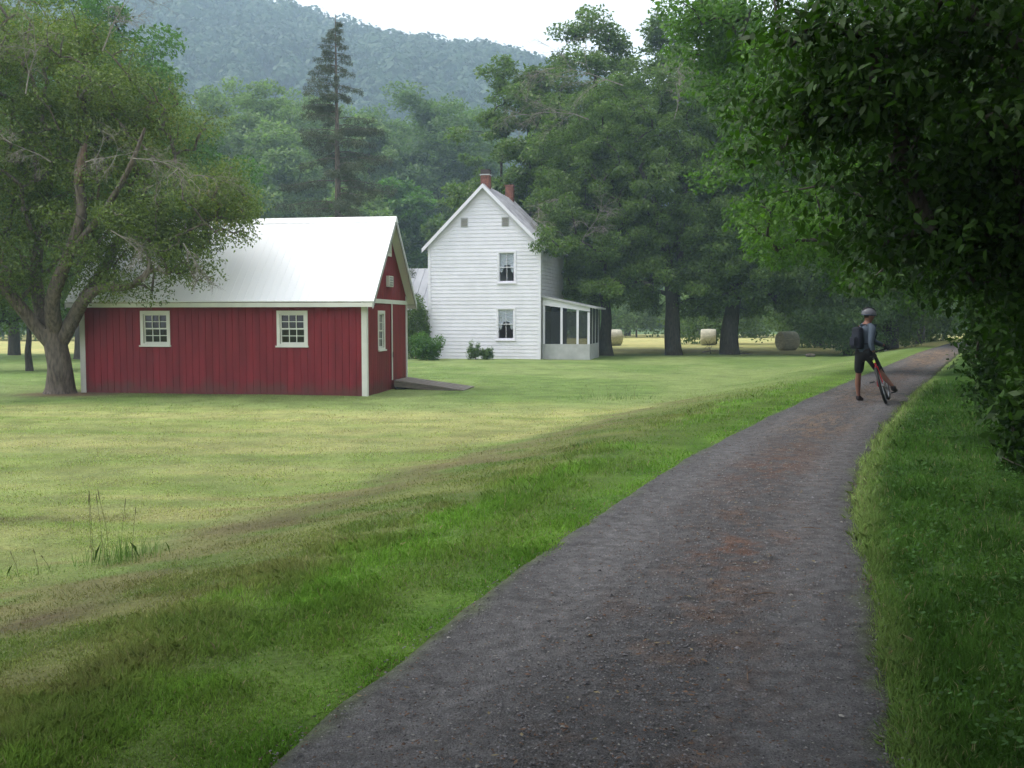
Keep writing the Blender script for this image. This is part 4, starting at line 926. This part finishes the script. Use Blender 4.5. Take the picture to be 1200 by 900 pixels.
rt(17.5, 31, [(-2.0, 0, 5.5, 4.6, 4.5, 3.0), (-.5, 0, 2.4, 2.6, 4, 2.0), (-4.0, .5, 9.0, 4.8, 4.5, 3.0), (0, 0, 12, 6, 6, 4), (-3.8, -.5, 6.5, 3.2, 3, 1.5)]+LB(Vector((17.5, 31, 0)), [(858, 100, 30, 1.5, 1.6, 1.1), (850, 200, 30, 1.1, 1.3, 0.6), (880, 255, 30, 1.2, 1.3, 0.6), (930, 180, 30, 2.2, 2, 1.8), (940, 290, 30, 1.5, 1.6, 0.9), (1000, 240, 30, 2.5, 2, 1.8), (1060, 320, 30, 1.6, 1.6, 1), (900, 20, 30, 2.4, 2, 2), (835, 30, 30, 1.3, 1.4, 1.2)]), 'fourth trailside tree with lighter leaves reaching left across the view', 404, 110000, .17, 640, cr=(.75, .42), sh=12, lm='lf_trail', r=.35)
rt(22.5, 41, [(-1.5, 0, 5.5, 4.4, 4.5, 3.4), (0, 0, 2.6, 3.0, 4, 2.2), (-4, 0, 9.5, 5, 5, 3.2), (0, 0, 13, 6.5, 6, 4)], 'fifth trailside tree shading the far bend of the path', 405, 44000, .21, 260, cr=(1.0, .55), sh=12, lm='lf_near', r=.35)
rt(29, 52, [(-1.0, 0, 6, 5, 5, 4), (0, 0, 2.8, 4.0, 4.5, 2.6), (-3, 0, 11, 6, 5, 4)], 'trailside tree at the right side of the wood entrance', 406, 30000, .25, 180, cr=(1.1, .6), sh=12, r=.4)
# wood at the end of the path
rt(20.2, 60, [(0, 0, 3.4, 2.4, 2.4, 2.6), (-1.0, -1, 1.8, 1.4, 1.6, 1.2), (0, 0, 6.5, 4, 3, 3), (-3.4, -1.0, 5.2, 2.2, 2, 1.2), (0.3, -.3, 1.2, 1.6, 1.6, 1.3), (-2.6, -2, 2.5, .8, .8, .4)], 'leafy low branched tree left of the wood entrance beside the last hay bale', 407, 36000, .2, 200, cr=(.9, .5), sh=6, lm='lf_mid')
rt(24.0, 64, [(0, 0, 5, 4, 4, 3.6), (0, 0, 10, 5, 4, 4), (0, 0, 2, 2.6, 3, 1.6)], 'dark tree closing the left side of the wood behind the cyclist', 408, 30000, .24, 160, cr=(1.1, .6), sh=12, lm='lf_dark')
for i, (X, Y, lab) in enumerate(((25.3, 66, 'tree with bare straight trunk seen in the dark above the cyclist'), (29.5, 72, 'deep wood tree with shaded trunk left of the path end'), (37, 70, 'deep wood tree right of the path end'), (33.5, 82, 'farthest dark tree closing the end of the path'), (26, 84, 'dark crowned tree at the back of the wood'), (42, 88, 'dark tree at the far right back of the wood'), (24.5, 80, 'dark tree behind the left edge of the wood'))):
    rt(X, Y, [(0, 0, 9, 5, 5, 4), (0, 0, 14, 6, 5, 4), (0, 0, 5.2, 4, 4, 2)], lab, 420+i, 20000, .32, 110, cr=(1.3, .7), sh=14, lm='lf_dark', name='wood_tree', r=.3)
for i, (X, Y, rx, rz) in enumerate(((24, 77, 4, 4), (31, 79, 4.5, 4.5), (38.5, 77, 4, 5), (27.5, 90, 5, 6), (36, 95, 5, 6), (33, 64, 2.5, 3.4), (45, 76, 5, 6), (18, 88, 5, 6))):
    bush('understorey_bush', X, Y, rx, rz, 'dark leafy bush in the shaded understorey at the end of the path', 'lf_dark', 440+i, 7000, .3, 36, 'understorey bushes in the wood')
# low shrubs on the right verge
for i, (X, Y, rx, rz, lab) in enumerate(((6.1, 10.6, .95, 1.7, 'leafy shrub hanging over the near right verge'), (8.75, 16.5, 1.2, 1.9, 'leafy shrub on the right verge level with the cyclist'), (14.6, 27, 2.0, 2.8, 'leafy shrub on the right verge past the cyclist'), (19.6, 37, 2.2, 3, 'leafy shrub at the right side of the far path'), (9.5, 7.0, 2.2, 3.2, 'dark shrub at the right edge under the nearest tree'), (12.5, 12.0, 2.6, 4.0, 'dark tall shrub behind the near verge shrub'), (15.5, 19, 3, 4.5, 'dark tall shrub behind the verge beside the cyclist'), (24, 34, 3.5, 5, 'dark tall shrub right of the fourth trailside tree'))):
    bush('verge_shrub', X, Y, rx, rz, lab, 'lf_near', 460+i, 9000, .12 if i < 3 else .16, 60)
# unseen canopy overhead and behind the viewpoint, its lobes extended to shade the foreground
rt(6.8, -1.5, [(-2, 0, 6.2, 5, 5, 2.0), (0, 0, 9, 6, 6, 3), (0, 1, 3.5, 2.6, 3, 1.6), (-5, 3.5, 6.6, 3.6, 4, 1.4), (-8.5, 3, 7.2, 3, 4, 1.4)], 'tree beside the viewpoint whose canopy shades the near path', 480, 80000, .2, 360, cr=(1.0, .5), sh=9)
rt(1.2, -7.5, [(-1, 2, 8, 6, 5, 2.6), (0, 0, 10.5, 6, 6, 3)], 'tree behind the viewpoint shading the near path', 481, 40000, .22, 220, cr=(1.1, .55), sh=10)
rt(-6.5, -6.0, [(0, 1, 7, 5, 4, 2.6), (0, 0, 9.5, 5, 5, 3), (.5, 6.5, 6.6, 5, 3.6, 1.8)], 'tree behind the viewpoint shading the near meadow', 482, 46000, .22, 240, cr=(1.1, .55), sh=9)

# ------------------------------------------------------------------ hill and its forest
RID = np.array([(-700, -120), (-300, -90), (0, -70), (180, -30), (370, 3), (470, 33), (530, 42), (590, 50), (660, 78), (800, 120), (1000, 150), (1400, 200)], float)
YR = 560.
rX = (RID[:, 0]-600)/F*YR; rZ = 1.6+(375-RID[:, 1])/F*YR-21
def hillz(x, y):
    zr_ = np.interp(x, rX, rZ); t = sstep(215, YR, y)
    n = (fbm(x*.008, y*.008, 61)-.5)*26*sstep(230, 330, y)+(fbm(x*.02, y*.02, 63)-.5)*10*sstep(230, 300, y)
    back = 1-.25*sstep(YR, 900, y)
    return -1.0+zr_*t*back*(.88+.12*t)+n*(1-.5*sstep(480, 560, y))
hx = np.linspace(-680, 420, 150); hy = np.linspace(212, 860, 90); HX, HY = np.meshgrid(hx, hy); hz = hillz(HX, HY)
m = MB(); m.v = [tuple(p) for p in np.c_[HX.ravel(), HY.ravel(), hz.ravel()]]
m.f = [(i*150+j, i*150+j+1, (i+1)*150+j+1, (i+1)*150+j) for i in range(89) for j in range(149)]
tag(m.build('hill', mat('forest_floor', (.03, .045, .02), .95), smooth=True), kind='structure')
N = 5600
x = rng.uniform(-560, 330, N*2); y = 222+(600-222)*rng.random(N*2)**.85
k = (np.abs(x) < .75*y)[:]; x, y = x[k][:N], y[k][:N]; z = hillz(x, y)
hh = rng.uniform(8, 15, len(x)); rr = rng.uniform(3.6, 7.0, len(x))
# each crown is a dome of leaf clumps facing outwards, with a tone of its own
tone = np.clip(.5+.6*(fbm(x*.02, y*.02, 71)-.5)+rng.normal(0, .12, len(x)), 0, 1)
rg = np.random.default_rng(77); nl = 120; K = len(x)
d = rg.normal(0, 1, (K, nl, 3)); d[..., 2] = np.abs(d[..., 2])*1.0-.25; d /= np.linalg.norm(d, axis=2)[..., None]
bmp = 1+.22*np.sin(d[..., 0:1]*5+x[:, None, None])*np.sin(d[..., 1:2]*5+y[:, None, None])
P = np.stack([x, y, z+hh*.62], 1)[:, None, :]+d*bmp*np.stack([rr, rr, rr*.95], 1)[:, None, :]
nr = d+rg.normal(0, .28, d.shape); nr /= np.linalg.norm(nr, axis=2)[..., None]
ax = np.cross(nr, rg.normal(0, 1, d.shape)); ax /= np.linalg.norm(ax, axis=2)[..., None]; sd_ = np.cross(nr, ax)
L_ = (rr*.19)[:, None, None]*rg.uniform(.7, 1.3, (K, nl, 1))
V = np.stack([P-ax*L_, P+sd_*L_*.8, P+ax*L_, P-sd_*L_*.8], 2)
t = np.clip(tone[:, None]+rg.normal(0, .12, (K, nl)), 0, 1).ravel()
tag(npmesh('forest', V.reshape(-1, 3), 4, M['lf_hill'], {'tint': t}), 'dense hazy forest covering the hillside', 'forest', kind='stuff')

# ------------------------------------------------------------------ bicycle and rider
WP = Vector((7.0, 18.55, .03)); VA = R(20.4); HEAD = R(22.5); LEAN = R(17)
M['black'] = mat('black_rubber', (.012, .012, .013), .6); M['redframe'] = mat('red_frame_paint', (.42, .02, .03), .35)
M['alu'] = mat('aluminium', (.35, .35, .37), .35, metal=.8); M['lime'] = mat('lime_reflector', (.55, .75, .12), .4)
M['skin'] = mat('skin', (.20, .095, .068), .6, noise=.06, nscale=9); M['jersey'] = mat('blue_grey_jersey', (.065, .085, .115), .85, noise=.12, nscale=7)
M['vest'] = mat('navy_jersey_panel', (.03, .042, .07), .85); M['shorts'] = mat('black_cycling_shorts', (.011, .011, .014), .75)
M['shoe'] = mat('dark_shoes', (.03, .022, .022), .7); M['pack'] = mat('dark_blue_backpack', (.012, .014, .024), .8, noise=.2)
M['helm'] = mat('silver_helmet', (.13, .13, .15), .35, noise=.1); M['hair'] = mat('dark_hair', (.03, .02, .015), .8)
bike = empty('bicycle', WP, 'red framed mountain bike leaning to the left under the rider', 'bicycle', rot=(0, -LEAN, -HEAD))
bM = Matrix.LocRotScale(WP, Euler((0, -LEAN, -HEAD)), None)
def wheel(loc, rot=(0, 0, 0)):
    w = MB(); n = 40; r_ = .335
    w.tube([(0, math.cos(2*math.pi*k/n)*r_*.93, math.sin(2*math.pi*k/n)*r_*.93) for k in range(n+1)], .012, 6, cap=False)
    w.tube([(-.04, 0, 0), (.04, 0, 0)], .018, 8)
    for k in range(28):
        a = 2*math.pi*k/28; s = .03 if k % 2 else -.03; w.tube([(s, 0, 0), (0, math.cos(a)*r_*.92, math.sin(a)*r_*.92)], .0013, 3, cap=False)
    o = w.build('wheel', M['alu'], bike, loc=loc, rot=rot)
    MB().tube([(0, math.cos(2*math.pi*k/n)*(r_-.0), math.sin(2*math.pi*k/n)*(r_-.0)) for k in range(n+1)], .026, 8, cap=False).build('tyre', M['black'], o, smooth=True)
    return o
wheel((0, 0, .36))
STEER = R(-5)
sc_ = Vector((0, .86, .74)); 
wheel((0+math.sin(-STEER)*.18, .86+.18*math.cos(STEER), .36), (0, 0, STEER))
m = MB()
for a, b, r_ in (((0, .44, .30), (0, .27, .80), .016), ((0, .30, .74), (0, .84, .80), .018), ((0, .44, .30), (0, .86, .70), .021), ((0, .865, .68), (0, .84, .84), .022),
                 ((.05, 0, .36), (.02, .42, .30), .01), ((-.05, 0, .36), (-.02, .42, .30), .01), ((.05, 0, .36), (.02, .30, .72), .009), ((-.05, 0, .36), (-.02, .30, .72), .009)):
    m.tube([a, b], r_, 8)
m.build('frame', M['redframe'], bike, smooth=True)
ax_ = Vector((math.sin(-STEER)*.18, .86+.18*math.cos(STEER), .36)); sd3 = Vector((math.cos(STEER), math.sin(STEER), 0))
m = MB()
for s in (-1, 1): m.tube([ax_+sd3*.055*s, Vector((0, .90, .66))+sd3*.055*s], .016, 8)
m.tube([Vector((0, .90, .67))-sd3*.07, Vector((0, .90, .67))+sd3*.07], .018, 8); m.build('fork', M['black'], bike, smooth=True)
m = MB(); bc = Vector((0, .80, .985)); m.tube([(0, .845, .84), (0, .835, .93), bc], .014, 8)
m.tube([bc-sd3*.30+Vector((0, -.03, .01)), bc-sd3*.1, bc+sd3*.1, bc+sd3*.30+Vector((0, -.03, .01))], .011, 8)
hbr = m.build('handlebar', M['black'], bike, smooth=True)
grips = []
for s in (-1, 1):
    a = bc+sd3*.20*s; b = bc+sd3*.32*s+Vector((0, -.03, .01)); MB().tube([a, b], .017, 8).build('grip', M['black'], hbr, smooth=True); grips.append(bM @ ((a+b)/2)); MB().tube([a, a+Vector((0, .05, -.02)), a+sd3*.08*s+Vector((0, .07, -.03))], .005, 5).build('brake_lever', M['alu'], hbr)
m = MB(); m.tube([(0, .27, .80), (0, .245, .90)], .013, 8); m.build('seat_post', M['alu'], bike)
m = MB(); m.add([(-.07, .10, .93), (.07, .10, .93), (.03, .26, .935), (.015, .37, .93), (-.015, .37, .93), (-.03, .26, .935), (-.075, .11, .895), (.075, .11, .895), (.035, .26, .90), (.018, .36, .90), (-.018, .36, .90), (-.035, .26, .90)],
  [(0, 1, 2, 5), (5, 2, 3, 4), (0, 6, 7, 1), (1, 7, 8, 2), (2, 8, 9, 3), (3, 9, 10, 4), (4, 10, 11, 5), (5, 11, 6, 0), (6, 11, 8, 7), (11, 10, 9, 8)])
m.build('saddle', M['black'], bike)
MB().box(-.02, .02, .10, .13, .80, .85).tube([(0, .14, .82), (0, .26, .84)], .008, 5).build('rear_light', M['lime'], bike)
cr_ = MB(); n = 32; cr_.tube([(.05, .44+math.cos(2*math.pi*k/n)*.09, .30+math.sin(2*math.pi*k/n)*.09) for k in range(n+1)], .006, 5, cap=False)
pr = Vector((.16, .47, .155)); pl = Vector((-.16, .41, .445))
cr_.tube([(-.07, .44, .30), (.07, .44, .30)], .02, 8).tube([(.07, .44, .30), (.09, .47, .155)], .011, 6).tube([(-.07, .44, .30), (-.09, .41, .445)], .011, 6)
co = cr_.build('crank', M['alu'], bike)
for p in (pr, pl): MB().box(p.x-.045, p.x+.045, p.y-.04, p.y+.04, p.z-.01, p.z+.01).build('pedal', M['black'], co)
m = MB(); m.tube([(.05, 0, .40), (.05, .44, .388)], .005, 4).tube([(.05, 0, .32), (.05, .44, .212)], .005, 4); m.tube([(.05, math.cos(a)*.045, .36+math.sin(a)*.045) for a in np.linspace(0, 6.283, 16)], .008, 4); m.build('chain', M['alu'], bike)

vr = Vector((math.cos(VA), -math.sin(VA), 0)); vf = Vector((math.sin(VA), math.cos(VA), 0))
def pp(r, f, z): return WP+vr*r+vf*f+Vector((0, 0, z-.03+.0))
person = empty('person', pp(-.45, .5, 0.03), 'cyclist in grey blue jersey, black shorts and silver helmet astride the bike', 'person')
pinv = -person.location
def skin(name, verts, edges, rad, matn, parent=person, sub=2, root=0):
    me = bpy.data.meshes.new(name); me.from_pydata([tuple(Vector(v)+pinv) for v in verts], edges, []); me.update()
    me.materials.append(M[matn]); o = bpy.data.objects.new(name, me); COL.objects.link(o); o.parent = parent
    md = o.modifiers.new('skin', 'SKIN'); md.use_smooth_shade = True
    for i, r_ in enumerate(rad):
        rr = r_ if hasattr(r_, '__len__') else (r_, r_); me.skin_vertices[0].data[i].radius = rr; me.skin_vertices[0].data[i].use_root = (i == root)
    sb = o.modifiers.new('sub', 'SUBSURF'); sb.levels = sub; sb.render_levels = sub
    return o
pedR = bM @ pr
hipC = pp(-.40, .42, 1.00); hL = pp(-.49, .46, .95); hR = pp(-.32, .40, .93)
kL = pp(-.52, .55, .52); aL = pp(-.51, .62, .11); toeL = pp(-.43, .75, .055)
aR = Vector(pedR)+Vector((0, 0, .10))-vr*.01+vf*(-.03); toeR = Vector(pedR)+vf*.13+vr*.05+Vector((0, 0, .03)); kR = pp(-.13, .55, .60)
waist = pp(-.40, .42, 1.15); chest = pp(-.40, .44, 1.35); neckb = pp(-.385, .46, 1.50); neck = pp(-.365, .46, 1.56); head1 = pp(-.345, .46, 1.64); head2 = pp(-.34, .46, 1.72)
# chest turned to the right of travel
tw = (vr*.62-vf*.78).normalized()       # across the shoulders, towards the rider's right hand side
shL = neckb-tw*.17+Vector((0, 0, -.06)); shR = neckb+tw*.17+Vector((0, 0, -.07))
gL, gR = grips
def elbow(a, b, out): return a.lerp(b, .5)+Vector(out)
# near arm (towards the camera) runs down to the near grip, far arm to the far grip
gL = pp(-.235, .26, .925)       # the near hand rests on the saddle
eN = elbow(shR, gL, -vr*.05-vf*.05+Vector((0, 0, -.02))); eF = elbow(shL, gR, vf*.05+Vector((0, 0, -.07)))
wN = gL.lerp(eN, .16)+Vector((0, 0, .03)); wF = gR.lerp(eF, .16)+Vector((0, 0, .03))
bv = [hipC, waist, chest, neckb, neck, head1, head2, shR, eN, wN, shL, eF, wF, hL, kL, aL, hR, kR, aR, toeL, toeR, kL.lerp(aL, .32)-vr*.012, kR.lerp(aR, .32)-vf*.015]
be = [(0, 1), (1, 2), (2, 3), (3, 4), (4, 5), (5, 6), (3, 7), (7, 8), (8, 9), (3, 10), (10, 11), (11, 12), (0, 13), (13, 14), (14, 21), (21, 15), (0, 16), (16, 17), (17, 22), (22, 18), (15, 19), (18, 20)]
brd = [.13, .12, .14, .08, .054, .098, .10, .06, .045, .032, .06, .045, .032, .09, .054, .034, .09, .054, .034, .03, .03, .060, .060]
skin('body', bv, be, brd, 'skin')
skin('jersey', [hipC+Vector((0, 0, -.03)), waist, chest, neckb+Vector((0, 0, .02)), shR, eN, wN.lerp(eN, .1), shL, eF, wF.lerp(eF, .1)], [(0, 1), (1, 2), (2, 3), (3, 4), (4, 5), (5, 6), (3, 7), (7, 8), (8, 9)], [.155, .148, .155, .085, .078, .058, .046, .078, .058, .046], 'jersey', root=1)
fr_ = tw.cross(Vector((0, 0, 1))).normalized()
fr_ = fr_ if fr_.dot(vr) > 0 else -fr_         # the way the chest faces
skin('jersey_panel', [waist+fr_*.045, chest+fr_*.055, neckb+fr_*.035+Vector((0, 0, -.10))], [(0, 1), (1, 2)], [.135, .15, .09], 'vest', root=1)
skin('shorts', [hipC, waist+Vector((0, 0, -.06)), hL, hL.lerp(kL, .93), hR, hR.lerp(kR, .93)], [(0, 1), (0, 2), (2, 3), (0, 4), (4, 5)], [.165, .15, .125, .085, .125, .085], 'shorts')
for a, t in ((aL, toeL), (aR, toeR)):
    d = (t-a); d.z = 0; d.normalize()
    skin('shoe', [a-d*.03+Vector((0, 0, -.04)), a+Vector((0, 0, -.03)), a.lerp(t, .55)+Vector((0, 0, -.02)), t, a+Vector((0, 0, .03))], [(0, 1), (1, 2), (2, 3), (1, 4)], [.038, .045, .042, .032, .042], 'shoe', root=1)
def hand(w, g, gdir, s):
    """palm over the grip and five fingers closed round it"""
    gd = Vector(gdir).normalized(); upv = Vector((0, 0, 1)); fw = (g-w); fw.z = 0; fw = (fw-gd*fw.dot(gd)); fw = fw.normalized() if fw.length > .01 else gd.cross(upv)
    palm = g+upv*.028-fw*.01; v = [w, palm]; e = [(0, 1)]; r_ = [.026, (.032, .022)]
    for k, (of, ln_) in enumerate(((-.034, .9), (-.012, 1.0), (.012, .97), (.034, .8))):
        i = len(v); b = palm+gd*of*.9+fw*.02; v += [b, b+fw*.028*ln_-upv*.012, b+fw*.022*ln_-upv*.042, b+fw*.0-upv*.052]; e += [(1, i), (i, i+1), (i+1, i+2), (i+2, i+3)]; r_ += [.011, .010, .009, .008]
    i = len(v); b = palm-gd*.035*s-fw*.015; v += [b, b-gd*.02*s-upv*.02+fw*.005, b-gd*.008*s-upv*.045+fw*.015]; e += [(1, i), (i, i+1), (i+1, i+2)]; r_ += [.012, .011, .009]
    skin('glove', v, e, r_, 'shorts', root=1, sub=1)
gdw = (gR-gL).normalized()
hand(wN, gL, vf, -1); hand(wF, gR, gdw, 1)
# head: face details, hair, helmet
hc = (head1+head2)/2+pinv; look = (vr*.93+vf*.2+Vector((0, 0, -.05))).normalized(); side = look.cross(Vector((0, 0, 1))).normalized()
m = MB(); m.tube([hc+look*.072+Vector((0, 0, .018)), hc+look*.098-Vector((0, 0, .012)), hc+look*.08-Vector((0, 0, .02))], [.007, .014, .008], 6); m.build('nose', M['skin'], person, smooth=True)
for s in (-1, 1):
    MB().tube([hc+side*.074*s+Vector((0, 0, .02)), hc+side*.082*s, hc+side*.075*s-Vector((0, 0, .025))], [.009, .013, .008], 6).build('ear', M['skin'], person, smooth=True)
    c = hc+look*.070+side*.028*s+Vector((0, 0, .015)); MB().tube([c-look*.004, c+look*.006], [.010, .006], 8).build('eye', M['hair'], person)
c = hc+look*.074-Vector((0, 0, .042)); MB().tube([c-side*.02, c+look*.006, c+side*.02], [.003, .005, .003], 5).build('mouth', mat('lips', (.3, .1, .09), .6), person)
m = MB(); vs = []; nn, mm_ = 20, 8
for j in range(mm_+1):
    th_ = j/mm_*math.pi*.56
    for k in range(nn):
        a = 2*math.pi*k/nn; rdg = 1+.035*math.cos(a*5)*math.sin(th_)
        vs.append(hc+Vector((0, 0, .035))+look*(math.cos(a)*math.sin(th_)*.138*rdg-.012)+side*(math.sin(a)*math.sin(th_)*.112*rdg)+Vector((0, 0, math.cos(th_)*.125)))
m.add(vs, [(j*nn+k, j*nn+(k+1) % nn, (j+1)*nn+(k+1) % nn, (j+1)*nn+k) for j in range(mm_) for k in range(nn)])
m2 = MB(); nh = 14
hv = [hc-look*.012+Vector((0, 0, zq))+(look*math.cos(a)*.088+side*math.sin(a)*.085)*rq for zq, rq in ((.04, 1.0), (.0, 1.03), (-.035, .95), (-.06, .72)) for a in np.linspace(1.75, 4.53, nh)]
m2.add(hv, [(j*nh+k, j*nh+k+1, (j+1)*nh+k+1, (j+1)*nh+k) for j in range(3) for k in range(nh-1)]); m2.build('hair', M['hair'], person, smooth=True)
he = m.build('helmet', M['helm'], person, smooth=True)
m = MB()
for s in (-.05, -.018, .018, .05):
    m.tube([hc+side*s+Vector((0, 0, .035))+look*(math.cos(a)*.132-.012)+Vector((0, 0, math.sin(a)*.128*(1-abs(s)*1.6)+.004)) for a in np.linspace(.35, 2.7, 9)], [.002, .008, .010, .010, .010, .010, .010, .008, .002], 5)
m.build('helmet_vent', M['black'], he)
m = MB(); m.tube([hc+look*(math.cos(a)*.132-.012)+side*math.sin(a)*.108+Vector((0, 0, .012)) for a in np.linspace(0, 6.283, 24)], .010, 5); m.build('helmet_rim', M['vest'], he)
MB().tube([hc-side*.08+Vector((0, 0, .02)), hc-Vector((0, 0, .085))+look*.02, hc+side*.08+Vector((0, 0, .02))], .005, 5).build('chin_strap', M['black'], he)
# backpack
bkc = (chest+waist)/2-fr_*.19
bp_ = empty('backpack', bkc+Vector((0, 0, -.2)), 'dark blue backpack worn on the cyclist\'s back', 'backpack')
m = bmesh.new(); bmesh.ops.create_cube(m, size=1)
bmesh.ops.scale(m, vec=(.27, .15, .42), verts=m.verts)
for v in m.verts:
    if v.co.z > 0: v.co.x *= .8; v.co.y *= .75
bmesh.ops.bevel(m, geom=m.edges[:], offset=.05, segments=4, affect='EDGES', profile=.6)
me = bpy.data.meshes.new('pack_body'); m.to_mesh(me); m.free(); me.polygons.foreach_set('use_smooth', [True]*len(me.polygons))
angp = math.atan2(fr_.y, fr_.x)-math.pi/2
link('pack_body', me, M['pack'], bp_, loc=(0, 0, .21), rot=(0, 0, angp))
me2 = bpy.data.meshes.new('pocket'); m = bmesh.new(); bmesh.ops.create_cube(m, size=1); bmesh.ops.scale(m, vec=(.2, .07, .2), verts=m.verts); bmesh.ops.bevel(m, geom=m.edges[:], offset=.025, segments=3, affect='EDGES'); m.to_mesh(me2); m.free()
link('pocket', me2, M['pack'], bp_, loc=tuple(-fr_*.085+Vector((0, 0, .14))), rot=(0, 0, angp))
for s in (-1, 1):
    o_ = bp_.location
    MB().tube([neckb+tw*.09*s-fr_*.09+Vector((0, 0, -.02))-o_, neckb+tw*.10*s+Vector((0, 0, .045))-o_, chest+tw*.11*s+fr_*.17-o_, waist+tw*.13*s+fr_*.08-o_, waist+tw*.12*s-fr_*.12-o_], .014, 6).build('strap', M['pack'], bp_, smooth=True)

# ------------------------------------------------------------------ haze
hzm = bpy.data.materials.new('haze'); hzm.use_nodes = True; t = hzm.node_tree; t.nodes.clear()
pv = t.nodes.new('ShaderNodeVolumePrincipled'); pv.inputs['Color'].default_value = (.60, .80, 1.0, 1); pv.inputs['Density'].default_value = .0009; pv.inputs['Anisotropy'].default_value = .2
ou = t.nodes.new('ShaderNodeOutputMaterial'); t.links.new(pv.outputs[0], ou.inputs['Volume'])
tag(MB().box(-1150, 1150, -250, 1150, -2.4, 300).build('haze', hzm), 'thin pale haze filling the valley', 'haze', kind='stuff')
